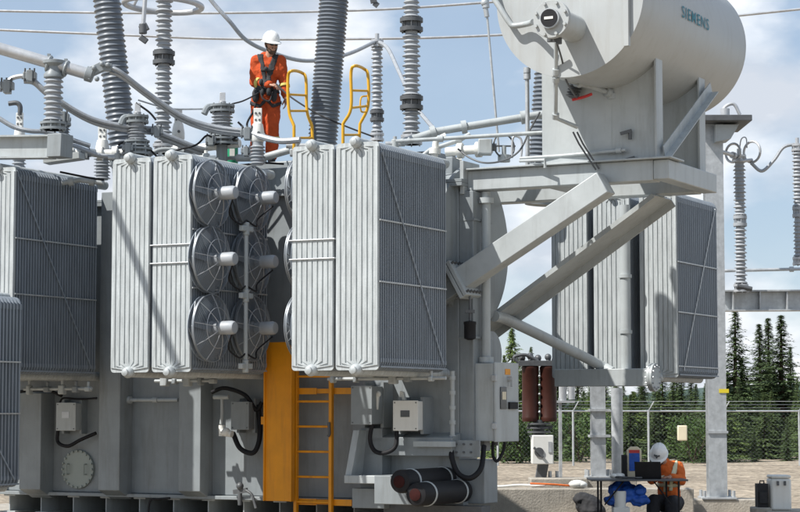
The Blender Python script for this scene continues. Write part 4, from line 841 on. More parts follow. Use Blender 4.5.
y0, zA = onu(508, 409); y1, zB = onu(516, 402); MB().box(u1 + .002, u1 + .03, y0, y1, zA, zB).build('terminal_strip', M_BLACK, dr)
y0, zA = onu(505, 377); y1, zB = onu(510, 369); MB().box(u1 + .002, u1 + .006, y0, y1, zA + .03, zB).build('warning_label', M_ORNG, dr)
y0, zA = onu(508, 379); MB().cyl((u1, y0, zA), (u1 + .06, y0, zA), .035, n=14).box(u1 + .04, u1 + .07, y0 - .02, y0 + .02, zA - .1, zA + .02).build('handle', M_GALV, dr)
for py in (378, 426): p = PU(494, py, u1); MB().box(u1 - .05, u1 + .015, 2.39, 2.44, p.z - .04, p.z + .04).build('hinge', M_GALV, t, bevel=.006)
for py in (378, 421): p = PV(467, py, 2.42); MB().box(u0 - .16, u0 + .01, 2.43, 2.5, p.z - .03, p.z + .03).cyl((u0 - .08, 2.40, p.z), (u0 - .08, 2.46, p.z), .04, n=10).build('bracket', M_DARKM, t, bevel=.008)
for x, y in ((.1, 2.6), (.2, 2.8)): MB().cyl((u0 + x, y, z0 - .06), (u0 + x, y, z0), .04).build('cable_gland', M_DARKM, t)

# ============================================================ ground, yard and background
b = MB().add([(-900, -200, 0), (900, -200, 0), (900, 2600, 0), (-900, 2600, 0)], [(0, 1, 2, 3)]); o = b.build('ground', M_GRAVEL); tag(o, kind='structure')
b = MB()
for i in range(25):
    x = -900 + i * 120
    for j in range(5): b.v.append(Vector((x, 1500 + j * 160, [-1, 14, 22, 14, 0][j] * (0.6 + 0.5 * math.sin(i * 1.3) * math.sin(i * .7 + 1) + (.3 if i > 8 else 0)))))
b.f = [(i * 5 + j, i * 5 + j + 5, i * 5 + j + 6, i * 5 + j + 1) for i in range(24) for j in range(4)]
o = b.build('hills', mat('far forest', (0.05, 0.085, 0.07), 0.9, var=.3, scale=.02)); tag(o, kind='structure')
# concrete pad of the transformer and containment walls
b = MB().prism([(-9, 1.9, .004), (-.12, 1.9, .004), (-.12, 2.85, .004), (-2, 6.2, .004), (-9, 6.2, .004)], (0, 0, .266)); o = b.build('foundation', M_CONC, bevel=.02); o.location = F2W((0, 0, 0)); o.rotation_euler = (0, 0, -ANG); tag(o, kind='structure')
o = MB().box(.4, at(694, 490, 32.4).x, 32.4, 32.8, 0.004, at(540, 488.5, 32.4).z).thing('containment_wall', 'long low concrete containment wall across the gravel yard', 'wall', M_CONC, False, bevel=.02)
for px, Y, lb in ((555, 33.6, 'concrete block under the brown twin cylinder unit'), (604, 33.8, 'concrete block under the galvanised column left of the table'), (718, 33.0, 'wide concrete block under the tall galvanised column at the right')):
    w = .42 if px != 718 else .62
    p = at(px, 478 if px != 718 else 499, Y); MB().box(p.x - w, p.x + w * 1.3, p.y - .1, p.y + .5, .0, p.z).thing('concrete_block', lb, 'plinth', M_CONC, False, bevel=.02)
# hose, cloth and rope lying on the wall
zw_ = at(540, 488.5, 32.5).z + .012
t = thing('ground_hose', 'pale and orange hose lying along the low concrete wall', 'hose', tuple(at(530, 488, 32.5)), False)
X = lambda px, Y=32.55: at(px, 490, Y).x
MB().tube(cr([(X(482), 32.6, zw_ + .03), (X(500), 32.55, zw_ + .02), (X(520), 32.6, zw_ + .04), (X(545), 32.5, zw_ + .03)], 6), .022).build('pale_length', M_WHITE, t)
MB().tube(cr([(X(530), 32.5, zw_ + .07), (X(550), 32.45, zw_ + .06), (X(566), 32.5, zw_ + .04), (X(572), 32.6, zw_ + .03)], 6), .016).build('orange_length', M_ROPE, t)
MB().ball((X(577), 32.5, zw_ + .06), (.14, .1, .07), 14, 8).ball((X(581), 32.5, zw_ + .05), (.1, .1, .06), 12, 8).thing('crumpled_cloth', 'crumpled pale cloth on the wall by the orange hose', 'cloth', M_WHITE, False)
b_ = MB().ball((X(586), 32.2, .2), (.2, .18, .17), 14, 10).ball((X(580), 32.2, .3), (.16, .15, .1), 12, 8).ball((X(590), 32.15, .12), (.22, .18, .12), 12, 8)
black_bag = b_.thing('black_bag', 'slumped black bag against the low wall left of the folding table', 'bag', M_STRAP, False)
# brown twin cylinder unit
YU = 34.0
t = thing('voltage_transformer', 'brown twin cylinder unit on a white mechanism box beyond the control cabinet', 'transformer', tuple(at(543, 478, YU)), False)
for px in (530.5, 548.5):
    p, q = at(px, 420, YU), at(px, 367, YU); r = 8.6 * YU / FPX
    MB().lathe([(r * .7, -.03), (r * .96, -.02), (r, .02), (r, .05), (r * .97, .06), (r * .97, q.z - p.z - .06), (r, q.z - p.z - .05), (r, q.z - p.z), (r * .5, q.z - p.z + .05)], (p.x, p.y, p.z), (0, 0, 1), 28).build('brown_cylinder', M_BROWN, t)
b = MB(); a = at(518, 366, YU); c = at(559, 366, YU); b.box(a.x, c.x, YU - .14, YU + .14, a.z, a.z + .09)
for px, py in ((522, 358), (530, 356), (538, 358), (548, 357), (555, 360)): p = at(px, py, YU); b.cyl((p.x, p.y, a.z + .05), (p.x + .02, p.y, p.z), .05, .03); b.ball(p, .06, 8, 6)
b.tube(cr([at(519, 363, YU - .1), at(514, 357, YU - .1), at(526, 355, YU - .1), at(538, 361, YU - .1)], 5), .03); b.build('top_frame', M_DARKM, t, bevel=.01)
p = at(539, 421, YU); b = MB().cyl((p.x, p.y, p.z - .28), (p.x, p.y, p.z + .02), .1)
for k in range(4): b.cyl((p.x, p.y, p.z - .06 - .07 * k), (p.x, p.y, p.z - .03 - .07 * k), .2 - .03 * (k % 2), n=18)
b.beam(at(527, 427, YU), at(552, 427, YU), .08, .06).build('insulated_neck', M_DARKM, t)
for q in range(5): p = at(539.5, 376 + q * 9, YU - .1); MB().ball(p, .022, 8, 6).build('link', M_GALV, t)
p0, p1 = at(532, 464, YU - .1), at(553, 435, YU - .1)
bx = MB().box(p0.x, p1.x, p0.y - .12, p0.y + .3, p0.z, p1.z).build('mechanism_box', M_WHITE, t, bevel=.015)
p = at(539, 452, YU - .2); MB().cyl((p.x, p0.y - .14, p.z), (p.x, p0.y - .12, p.z), .08).beam((p.x - .09, p0.y - .15, p.z + .08), (p.x + .07, p0.y - .15, p.z - .09), .03, .04).build('crank', M_DARKM, bx)
p = at(549, 445, YU); MB().box(p.x - .03, p.x + .03, p0.y - .135, p0.y - .122, p.z - .12, p.z + .06).build('label', M_GALV, bx)
p = at(545, 464, YU); z0 = at(545, 478, YU).z; MB().prism([(p.x - .16, YU - .05, z0 + .01), (p.x + .02, YU - .05, z0 + .01), (p.x + .06, YU - .05, p.z), (p.x - .12, YU - .05, p.z)], (0, .2, 0)).build('foot', M_DARKM, t)
for px in (550, 557): p = at(px, 476, YU); MB().cyl((p.x, p.y, z0 - .03), (p.x, p.y, z0 + .12), .03).build('anchor_bolt', M_GALV, t)
p = at(566, 395, 36); MB().cyl((p.x - .06, 36, p.z - .1), (p.x - .06, 36, p.z + .2), .07).cyl((p.x + .1, 36, p.z - .08), (p.x + .1, 36, p.z + .16), .06).box(p.x - .2, p.x + .15, 35.9, 36.1, p.z - .14, p.z - .1).build('side_pots', M_ALU, t)
MB().box(at(559, 470, 36).x, at(562, 470, 36).x, 35.95, 36.05, 0, at(560, 398, 36).z).build('rear_post', M_GALV, t)
# steel columns
def column(px, yt, Y, w, label, yb=None, round_=False, extra=()):
    p = at(px, yb or 478, Y); z1 = at(px, yt, Y).z; t = thing('steel_column', label, 'column', tuple(p), False, 'galvanised columns of the yard')
    if round_: MB().cyl((p.x, Y, p.z), (p.x, Y, z1), w / 2, n=24).build('shaft', M_GALV, t)
    else:
        MB().box(p.x - w / 2, p.x + w / 2, Y, Y + .02, p.z, z1).box(p.x - w / 2, p.x + w / 2, Y + w - .02, Y + w, p.z, z1).box(p.x - .01, p.x + .012, Y + .02, Y + w - .02, p.z, z1).build('shaft', M_GALV, t)
    MB().box(p.x - w * .95, p.x + w * .95, Y - w * .4, Y + w * 1.3, p.z, p.z + .035).build('base_plate', M_GALV, t, bevel=.004)
    for sx_ in (-.8, .8):
        for dy in (-.25, 1.1): MB().cyl((p.x + sx_ * w, Y + dy * w, p.z), (p.x + sx_ * w, Y + dy * w, p.z + .14), .028, n=8).build('anchor_bolt', M_GALV, t)
    return t, p, z1
t, p, z1 = column(599, 386, 33.8, .24, 'galvanised column left of the folding table, two collars on it')
for py in (410, 436): q = at(599, py, 33.7); MB().box(q.x - .15, q.x + .2, 33.75, 34.1, q.z - .02, q.z + .02).build('collar', M_GALV, t)
column(617.5, 388, 34.6, .2, 'round galvanised pipe column behind the folding table', round_=True)
t, p, z1 = column(718.5, 118, 33.0, .3, 'tall galvanised column at the right with a small yellow tag', yb=499)
q = at(724, 391, 32.99); MB().box(q.x - .08, q.x + .08, 32.985, 32.995, q.z - .03, q.z + .035).build('tag', M_TAG, t)
q = at(718, 432, 32.99); MB().box(p.x - .17, p.x + .17, 32.97, 33.0, q.z - .02, q.z + .02).build('splice', M_GALV, t)
pl = thing('column_cap', 'dark steel cap platform on top of the tall column behind the conservator', 'platform', tuple(at(722, 130, 33)), False)
a, c = at(690, 119, 33.2), at(746, 127, 33.2); MB().box(a.x, c.x, 32.6, 34, c.z + .02, c.z + .12).build('slab', M_DARKM, pl, bevel=.01)
a, c = at(712, 145, 33.2), at(735, 128, 33.2); MB().prism([(a.x, 32.8, a.z), (a.x + .25, 32.8, a.z + .05), (c.x, 32.8, c.z), (a.x, 32.8, c.z)], (0, .5, 0)).build('bracket', M_STEEL, pl)
q = at(722, 116, 33); MB().tube(cr([q, q + Vector((.05, 0, .15)), q + Vector((.2, 0, .2)), q + Vector((.3, 0, .02))], 5), .03).cyl(q + Vector((.05, 0, 0)), q + Vector((.05, 0, .12)), .08).build('lug', M_ALU, pl)
pipe([(712, 150, 33.4), (726, 153, 33.6), (738, 157, 34)], .035, 'short bus stub from the tall column to the ringed insulator', M_ALU, (1.6,), 'conductor')
YH = 34.3
t = thing('yard_beam', 'galvanised horizontal yard beam at the right carrying the ringed insulator', 'beam', tuple(at(760, 312, YH)), False)
a, c = at(716, 301, YH), at(900, 300, YH); MB().ibeam(a, c, .34, .36, .025, .02).build('girder', M_GALV, t)
for px in (733, 760, 787, 815): q = at(px, 301, YH - .12); MB().box(q.x - .01, q.x + .01, YH - .15, YH - .02, q.z - .16, q.z + .16).build('stiffener', M_GALV, t)
t2, p, z1 = column(880, 312, 34.2, .3, 'galvanised column outside the right edge holding the yard beam', yb=499)
pipe([(716, 271, 34.6), (800, 269, 34.6), (900, 267, 34.6)], .028, 'slim pale rail above the yard beam at the right', M_GALV, (0.9,), 'rail')
MB().cyl(at(741, 289, 34), at(741, 283, 34), .1).cyl(at(737, 286, 33.9), at(752, 289, 33.9), .05, .04).thing('insulator_foot', 'dark clamp foot under the ringed insulator', 'clamp', M_DARKM, False)
# chain link fence
YFc = 62.0; zt = at(600, 411, YFc).z
t = thing('chain_link_fence', 'galvanised chain link fence with barbed wire in front of the spruces', 'fence', (8, YFc, 0), False)
xs = [at(573, 411, YFc).x + 2.34 * i for i in range(-6, 12)]
for x in xs:
    MB().cyl((x, YFc, 0), (x, YFc, zt + .04), .035, n=10).build('post', M_GALV, t)
    MB().beam((x, YFc, zt), (x + .16, YFc - .12, zt + .3), .03, .03).build('barb_arm', M_GALV, t)
MB().cyl((xs[0], YFc, zt), (xs[-1], YFc, zt), .028, n=8).build('top_rail', M_GALV, t)
b = MB()
for k in range(3): b.tube([(xs[0] + .06 * (k + 1), YFc - .04 * (k + 1), zt + .1 * (k + 1)), (xs[-1], YFc - .04 * (k + 1), zt + .1 * (k + 1))], .006, 4)
b.build('barbed_wire', M_GALV, t)
b = MB(); x = xs[0] - zt; H = zt - .05
def strand(x0, z0, x1, z1):
    r = .0013; b.add([(x0 - r, YFc, z0), (x0 + r, YFc, z0), (x1 + r, YFc, z1), (x1 - r, YFc, z1), (x0, YFc + r * 2, z0), (x1, YFc + r * 2, z1)], [(0, 1, 2, 3), (1, 4, 5, 2), (4, 0, 3, 5)])
while x < xs[-1]:
    for s in (0, 1):
        lo, hi = max(x, xs[0]), min(x + H, xs[-1])
        if hi > lo:
            if s == 0: strand(lo, lo - x, hi, hi - x)
            else: strand(lo, H - (lo - x), hi, H - (hi - x))
    x += .13
b.build('chain_mesh', M_TANK, t, smooth=False)
q = at(682.5, 432.5, 61.5); t = thing('fence_sign', 'small white sign box hung on the fence above the seated man', 'sign', tuple(q), False)
MB().box(q.x - .15, q.x + .15, 61.5, 61.62, q.z - .25, q.z + .22).build('plate', M_CREAM, t, bevel=.03); MB().box(q.x - .1, q.x + .1, 61.62, 61.95, q.z, q.z + .05).build('hanger', M_GALV, t)

# ------------------------------------------------------------ trees
def spruce(h, rad, seed, m):
    rg = random.Random(seed); tr = MB().tube([(0, 0, 0), (rg.uniform(-.05, .05), 0, h * .5), (0, 0, h * .99)], [h * .017, h * .010, .012], 7); c = MB(); z = h * .03
    while z < h * .985:
        q = 1 - z / h; nb = 9 + int(9 * q); base = (rad * 1.3 * (q ** 1.05) * (1 if q > .04 else .6)) * rg.uniform(.62, 1.25) + .05; lob = rg.uniform(0, 6.28)
        for k in range(nb):
            a = rg.uniform(0, 6.283); Lb = base * rg.uniform(.5, 1.15) * (1 + .28 * math.sin(a + lob)); ca, sa = math.cos(a), math.sin(a); up = .35 * q + .05
            n = max(4, int(Lb / .085)); 
            for i in range(n):
                t = (i + rg.random()) / n; d = Lb * (.12 + .88 * t); zz = z - d * up * (1.15 - .6 * t) + rg.uniform(-.05, .05)
                s = rg.uniform(.07, .155) * (1.15 - .45 * t) * (.65 + .5 * q); p = Vector((d * ca, d * sa, zz)); o = Vector((-sa, ca, 0)) * rg.choice((-1, 1)); f_ = Vector((ca, sa, -up * .6))
                tip = p + o * s * 1.5 + f_ * s * 1.1 + Vector((0, 0, -s * rg.uniform(.1, .9)))
                c.add([p - f_ * s * .5, p + f_ * s * .6, tip], [(0, 1, 2)])
                tip2 = p + f_ * s * 1.6 + Vector((rg.uniform(-.5, .5), rg.uniform(-.5, .5), -rg.uniform(.2, 1.1))) * s
                c.add([p - o * s * .4, p + o * s * .4, tip2], [(0, 1, 2)])
        z += h * .014 * (.55 + .8 * q) + .02
    t = thing('spruce_tree', 'spruce', 'tree', (0, 0, 0), False)
    tr.build('trunk', M_BARK, t); c.build('crown', m, t, smooth=False); return t
PR = [spruce(9, 1.6, 3, M_SPRUCE[0]), spruce(9, 1.7, 8, M_SPRUCE[1]), spruce(9, 1.45, 15, M_SPRUCE[0]), spruce(9, 2.0, 21, M_SPRUCE[1]), spruce(6, 1.6, 33, M_SPRUCE[2])]
used = set()
def tree(k, px, ytop, Y, label, group=None, wid=1.0):
    tp = at(px, ytop, Y); h = 6 if k == 4 else 9; s = tp.z / h; b_ = (tp.x, Y, -0.02)
    if k not in used:
        used.add(k); r = PR[k]; r.location = b_; r['label'] = label
        if group: r['group'] = group
        r.scale = (s * wid, s * wid, s); r.rotation_euler.z = px
    else: dup(PR[k], b_, False, label, group, px * 1.0, (s * wid, s * wid, s))
tree(0, 735, 306, 84, 'tall dark spruce just right of the galvanised column', wid=1.6)
tree(2, 759, 322, 92, 'slim spruce, second from the column, with a thin spire', wid=1.7)
tree(2, 768, 316, 96, 'slim spruce in the middle of the spired group at the right', wid=1.6)
tree(2, 781, 313, 86, 'tallest pointed spruce of the spired group at the right', wid=1.9)
tree(2, 790, 345, 98, 'slender spruce between the tallest spire and the right edge', wid=1.3)
tree(1, 797, 376, 82, 'shorter dark spruce at the right edge of the photo', wid=1.0)
tree(4, 512, 326, 70, 'bright green young spruce seen between the tank end and the brown cylinders', wid=1.0)
tree(3, 531, 345, 76, 'bushy spruce behind the brown cylinders')
rg = random.Random(11); G = 'dense spruces behind the fence'
for i in range(36):
    px = 490 + i * 9.2 + rg.uniform(-5, 5); tree(rg.choice((1, 0, 3, 3, 0, 4)), px, rg.uniform(366, 428) + (14 if 742 < px < 800 else 0), rg.uniform(66, 78), 'dark spruce in the dense wood behind the fence', G, rg.uniform(1.1, 1.7))
for i in range(56):
    px = 485 + i * 6.2 + rg.uniform(-4, 4); tree(rg.choice((0, 1, 3)), px, rg.uniform(350, 398) + (12 if 742 < px < 800 else 0), rg.uniform(88, 110), 'dark spruce in the dense wood behind the fence', G, rg.uniform(1.3, 1.9))
for i in range(26):
    px = 250 + i * 9; tree(rg.choice((0, 1, 3)), px, rg.uniform(365, 390), rg.uniform(72, 90), 'dark spruce in the dense wood behind the fence', G, 1.2)
def shrub(seed, r, h, m):
    rg = random.Random(seed); c = MB(); st = MB()
    for i in range(9):
        a = rg.uniform(0, 6.28); q = r * rg.uniform(.2, .8); st.tube([(0, 0, 0), (q * .5 * math.cos(a), q * .5 * math.sin(a), h * .4), (q * math.cos(a), q * math.sin(a), h * rg.uniform(.6, .95))], .012, 5)
    cl = [(rg.uniform(-.7, .7) * r, rg.uniform(-.7, .7) * r, rg.uniform(.2, .85) * h, rg.uniform(.25, .5) * r) for _ in range(16)]
    for i in range(1500):
        x, y, z, q = rg.choice(cl); d = Vector((rg.gauss(0, 1), rg.gauss(0, 1), rg.gauss(0, .8))).normalized() * q * rg.uniform(.6, 1.1); p = Vector((x, y, z)) + d
        if p.z < 0: continue
        s = rg.uniform(.03, .075); u = Vector((rg.gauss(0, 1), rg.gauss(0, 1), rg.gauss(0, 1))).normalized(); w = u.orthogonal().normalized()
        c.add([p - u * s, p + w * s * .6, p + u * s, p - w * s * .6], [(0, 1, 2, 3)])
    t = thing('shrub', 'x', 'shrub', (0, 0, 0), False); st.build('stems', M_BARK, t); c.build('foliage', m, t, smooth=False); return t
s0 = shrub(5, .9, 1.5, M_LEAF)
spots = [(580, 66, 1.1, 'bright green leafy shrub behind the fence left of the galvanised column'), (520, 65, 1.0, 'leafy shrub behind the fence under the control cabinet')] + [(rg.uniform(500, 810), rg.uniform(64, 67), rg.uniform(.6, 1.0), None) for _ in range(3)]
for i, (px, Y, s, lb) in enumerate(spots):
    p = at(px, 460, Y); g = None if lb else 'low shrubs along the fence'; lb = lb or 'low leafy shrub growing along the fence'
    if i == 0: s0.location = (p.x, Y, -.02); s0['label'] = lb; s0.scale = (s,) * 3
    else: dup(s0, (p.x, Y, -.02), False, lb, g, px, s)

# ============================================================ table, seated man, case
YT = 27.6
def X_(px): return at(px, 480, YT).x
ztab = at(640, 478.5, YT).z
t = thing('folding_table', 'thin dark folding table with crossed legs where the seated man works', 'table', (X_(635), YT, 0), False)
MB().box(X_(589), X_(685), YT - .32, YT + .35, ztab - .025, ztab).build('tabletop', M_DARKM, t, bevel=.006)
for px in (596, 603, 669, 676):
    dy = -.26 if px in (596, 676) else .28; MB().cyl((X_(px), YT + dy, 0), (X_(px), YT + dy, ztab - .026), .014, n=8).build('leg', M_BLACK, t)
for a, c in ((603, 622), (669, 652)): MB().tube([(X_(a), YT - .2, ztab - .35), (X_(c), YT - .2, ztab - .03)], .011, 6).build('brace', M_BLACK, t)
t = thing('laptop', 'open black laptop seen from the back on the folding table', 'laptop', (X_(646), YT, ztab), False)
MB().prism([(X_(634), YT - .16, ztab + .012), (X_(660), YT - .16, ztab + .012), (X_(658.5), YT - .24, ztab + .235), (X_(632.5), YT - .24, ztab + .235)], (0, .012, .004)).build('screen_lid', M_BLACK, t, bevel=.004)
MB().box(X_(634), X_(660), YT - .15, YT + .08, ztab + .002, ztab + .02).build('keyboard_base', M_BLACK, t, bevel=.003)
q = X_(635.5); t = thing('test_instrument', 'upright cream framed test panel with a blue face on the table', 'instrument', (q, YT, ztab), False)
P = [(X_(628.5), ztab + .002), (X_(643.5), ztab + .002)]; x0, x1 = P[0][0], P[1][0]; zc = at(640, 446.5, YT + .2).z
pr = [(x0, ztab + .002), (x1, ztab + .002), (x1, zc - .05), (x1 - .05, zc), (x0 + .05, zc), (x0, zc - .05)]
MB().prism([(x, YT + .18, z) for x, z in pr], (0, .05, 0)).build('frame', M_CREAM, t, bevel=.012)
MB().box(x0 + .03, x1 - .03, YT + .172, YT + .178, ztab + .1, zc - .09).build('blue_face', M_BLUE, t); MB().box(x0 + .03, x1 - .03, YT + .172, YT + .178, zc - .088, zc - .045).build('red_band', M_RED, t)
MB().box(X_(623), X_(628), YT + .1, YT + .22, ztab + .002, at(625, 455, YT).z).thing('black_handset', 'upright black battery pack left of the cream test panel', 'battery', M_BLACK, False, bevel=.01)
b = MB()
rg = random.Random(2)
for i in range(7): b.ball((X_(612) + rg.uniform(0, .14), YT + rg.uniform(-.15, .05), ztab + .04), (.05, .05, .035), 10, 6)
b.thing('white_gloves', 'crumpled white gloves on the left end of the folding table', 'gloves', M_WHITE, False)
MB().tube(cr([(X_(611), YT - .1, ztab + .02), (X_(618), YT - .2, ztab + .03), (X_(626), YT - .15, ztab + .02), (X_(634), YT - .25, ztab + .02), (X_(640), YT - .2, ztab + .02)], 5), .014, 6).thing('test_leads', 'coiled dark test leads on the table before the laptop', 'cable', M_DARKM, False)
b = MB(); rg = random.Random(7)
for i in range(14): b.ball((X_(rg.uniform(612, 640)), YT + .05 + rg.uniform(-.1, .2), rg.uniform(.36, ztab - .12)), (rg.uniform(.08, .16), .12, rg.uniform(.07, .13)), 12, 8)
o = b.thing('blue_bag', 'bulky blue nylon bag under the folding table', 'bag', M_BLUE, False)
blue_bag = o
q = at(622, 498, 28); MB().lathe([(.08, 0), (.09, .2), (.085, .22)], (X_(619), YT - .1, q.z - .1), (0, 0, 1), 16).box(X_(612), X_(628), YT - .2, YT + .1, .02, q.z - .1).thing('small_white_tub', 'small white tub on a dark crate under the table', 'tub', M_WHITE, False)
q0, q1 = at(770, 510, 30), at(790, 475, 30)
t = thing('white_case', 'upright white plastic case with dark latches at the bottom right', 'case', (q0.x, 30, q0.z), False)
MB().box(q0.x, q1.x, 29.9, 30.28, q0.z, q1.z - .05).build('body', M_WHITE, t, bevel=.03); MB().box(q0.x + .002, q1.x - .002, 29.902, 30.278, q1.z - .046, q1.z).build('lid', M_WHITE, t, bevel=.02)
for px in (778, 785): q = at(px, 483, 29.88); MB().box(q.x - .015, q.x + .015, 29.87, 29.9, q.z - .035, q.z + .03).build('latch', M_DARKM, t)
MB().box(q0.x - .1, q1.x + .5, 29.6, 30.6, 0, q0.z - .002).thing('low_plinth', 'low concrete plinth the white case stands on', 'plinth', M_CONC, False, bevel=.02)
c = at(763, 495, 30); MB().box(c.x - .085, c.x + .075, 29.98, 30.2, c.z - .18, c.z + .17).box(c.x - .06, c.x + .06, 29.95, 29.979, c.z - .12, c.z + .05).tube([(c.x - .03, 30.08, c.z + .17), (c.x - .03, 30.08, c.z + .21), (c.x + .03, 30.08, c.z + .21), (c.x + .03, 30.08, c.z + .17)], .012, 6).thing('black_sack', 'small black bag standing against the white case', 'bag', M_STRAP, False, bevel=.035)
MB().box(c.x - .15, c.x + .1, 29.8, 30.3, 0, c.z - .18).thing('flat_stone', 'flat stone block under the black sack', 'stone', M_CONC, False, bevel=.02)

# ============================================================ people
def remesh(o, vs, sm=2, disp=0):
    m = o.modifiers.new('remesh', 'REMESH'); m.mode = 'VOXEL'; m.voxel_size = vs; m.use_smooth_shade = True
    s = o.modifiers.new('smooth', 'SMOOTH'); s.factor = .5; s.iterations = sm
    if disp:
        tx = bpy.data.textures.get('wrinkle') or bpy.data.textures.new('wrinkle', 'CLOUDS'); tx.noise_scale = .085; tx.noise_depth = 2
        d = o.modifiers.new('wrinkle', 'DISPLACE'); d.texture = tx; d.strength = disp; d.mid_level = .5; d.texture_coords = 'LOCAL'
def chain(mb, pts):
    for (p, r), (q, s) in zip(pts[:-1], pts[1:]): mb.cap(p, r, q, s)
def hand(mb, wrist, tip, palm_n, curl=.6, side=1, s=1.0):
    w, tpt = Vector(wrist), Vector(tip); d = (tpt - w).normalized(); n = Vector(palm_n); n = (n - d * n.dot(d)).normalized(); a = d.cross(n) * side
    for k in range(5): mb.cap(w + a * (k - 2) * .009 * s, .019 * s, w + d * .085 * s + a * (k - 2) * .0175 * s, .0125 * s)
    for k, ln in enumerate((.068, .078, .073, .056)):
        p = w + d * .088 * s + a * (1.5 - k) * .021 * s; ang = curl * (.45 + .06 * k); dd = d; r = .0098 * s
        for sg in (.45, .32, .25):
            dd = (dd * math.cos(ang) + n * math.sin(ang)).normalized(); q = p + dd * ln * sg * 1.15 * s; mb.cap(p, r, q, r * .92); p = q; r *= .9; ang = curl * .75
    p = w + d * .025 * s + a * .03 * s; dd = (d * .6 + a * .65 + n * .35).normalized()
    q = p + dd * .045 * s; mb.cap(p, .015 * s, q, .0125 * s); e = q + (d * .85 + n * .45).normalized() * .036 * s; mb.cap(q, .0125 * s, e, .010 * s)
def head(mb, c, fwd, up, s=1.0):
    c = Vector(c); f = Vector(fwd).normalized(); u = Vector(up); u = (u - f * u.dot(f)).normalized(); r = f.cross(u)
    P = lambda a, b, d: c + (r * a + f * b + u * d) * s
    for (a, b, d, q) in ((0, -.015, .045, .082), (0, .015, .03, .076), (0, -.035, .02, .074), (0, .03, -.02, .062), (0, .045, -.055, .048), (0, .07, -.085, .026), (.02, .05, -.075, .03), (-.02, .05, -.075, .03), (.035, .05, .0, .045), (-.035, .05, .0, .045), (0, .06, .05, .05)): mb.ball(P(a, b, d), q * s, 14, 10)
    mb.cap(P(0, .088, .022), .011 * s, P(0, .112, -.012), .0145 * s); mb.ball(P(.012, .102, -.016), .0095 * s, 8, 6); mb.ball(P(-.012, .102, -.016), .0095 * s, 8, 6)
    for q in (-1, 1):
        mb.cap(P(q * .045, .086, .034), .01 * s, P(q * .016, .094, .036), .011 * s)
        mb.cap(P(q * .082, -.008, .025), .016 * s, P(q * .078, .0, -.02), .012 * s)
    mb.cap(P(-.018, .09, -.042), .0085 * s, P(.018, .09, -.042), .0085 * s); mb.cap(P(-.016, .088, -.054), .009 * s, P(.016, .088, -.054), .009 * s)
    return P
def helmet_parts(t, P, s, body):
    c = P(0, .0, .058); u = (P(0, 0, 1) - P(0, 0, 0)).normalized(); f = (P(0, 1, 0) - P(0, 0, 0)).normalized(); r = f.cross(u)
    b = MB(); v = []; N, M_ = 32, 10
    for j in range(M_ + 1):
        th = math.pi / 2 * j / M_
        for i in range(N):
            a = 2 * math.pi * i / N; ca, sa = math.cos(a), math.sin(a)
            rr = math.cos(th) ** .8 if j < M_ else 0.001; rid = 1 + .035 * max(0, 1 - abs(ca) * 5) * math.sin(th * 1.6)
            v.append(c + (r * (.118 * ca * rr) + f * (.142 * sa * rr) + u * (.148 * math.sin(th) * rid)) * s)
    f_ = [(j * N + i, j * N + (i + 1) % N, (j + 1) * N + (i + 1) % N, (j + 1) * N + i) for j in range(M_) for i in range(N)]; b.add(v, f_)
    brim = []
    for k, (q, dz) in enumerate(((1.0, .004), (1.0, -.008))):
        for i in range(N):
            a = 2 * math.pi * i / N; ca, sa = math.cos(a), math.sin(a); ext = 1.13 + (.30 * max(0, sa) ** 2)
            for e in (1.0, ext): brim.append(c + (r * (.118 * ca * (e if e == 1 else min(ext, 1.16))) + f * (.142 * sa * e) + u * (dz - (.02 * max(0, sa) if e > 1 else 0))) * s)
    bf = []
    for i in range(N):
        j = (i + 1) % N; A = [2 * i, 2 * i + 1, 2 * j + 1, 2 * j]; bf.append(tuple(A)); bf.append(tuple(x + 2 * N for x in A)[::-1]); bf.append((2 * i + 1, 2 * i + 1 + 2 * N, 2 * j + 1 + 2 * N, 2 * j + 1))
    b.add(brim, bf)
    o = b.build('helmet', M_HELM, body)
    st = MB()
    for q in (-1, 1): st.tube(cr([P(q * .098, .01, .05), P(q * .085, .03, -.03), P(q * .045, .062, -.1), P(0, .07, -.115)], 5), .006, 6)
    st.build('chin_strap', M_STRAP, body)
    return o

remesh(black_bag, .02, 3, .06); remesh(blue_bag, .015, 2, .07)
# ---- standing worker (x to the right, y away, z up; base at his boots)
YS = 27.5; o0 = at(268, 164, YS)
S_ = lambda x, y, z: (o0.x + x, YS + y, o0.z + z)
def limb(*j): return [(S_(*p), r) for p, r in j]
wk = MB()
Pm = head(wk, S_(.035, -.06, 1.655), (.50, -.80, -.22), (.03, -.15, 1), 1.0)
chain(wk, limb(((.03, -.03, 1.58), .058), ((.0, .0, 1.47), .066), ((-.02, .02, 1.3), .13), ((-.03, .02, 1.05), .13), ((-.03, .02, .95), .13)))
armL = limb(((-.175, .02, 1.455), .062), ((-.2, .03, 1.15), .046), ((.03, -.2, 1.085), .034))
armR = limb(((.165, .0, 1.45), .062), ((.215, .02, 1.17), .046), ((.245, -.05, .93), .034))
legL = limb(((-.125, .02, .92), .092), ((-.15, -.01, .5), .066), ((-.17, .05, .09), .046))
legR = limb(((.055, .02, .92), .092), ((.06, -.03, .5), .066), ((.045, .03, .09), .046))
for l_ in (armL, armR, legL, legR): chain(wk, l_)
hand(wk, S_(.03, -.2, 1.085), S_(.13, -.24, 1.06), (0, .4, -1), .75, 1, 1.05)
hand(wk, S_(.245, -.05, .93), S_(.255, -.08, .80), (-.8, -.3, 0), .5, 1, 1.05)
body = wk.build('person', M_SKIN, None, base=S_(0, 0, 0)); body.location = S_(0, 0, 0); remesh(body, .0065, 2)
tag(body, 'worker in orange coveralls and white helmet standing on top of the transformer', 'person')
cl = MB()
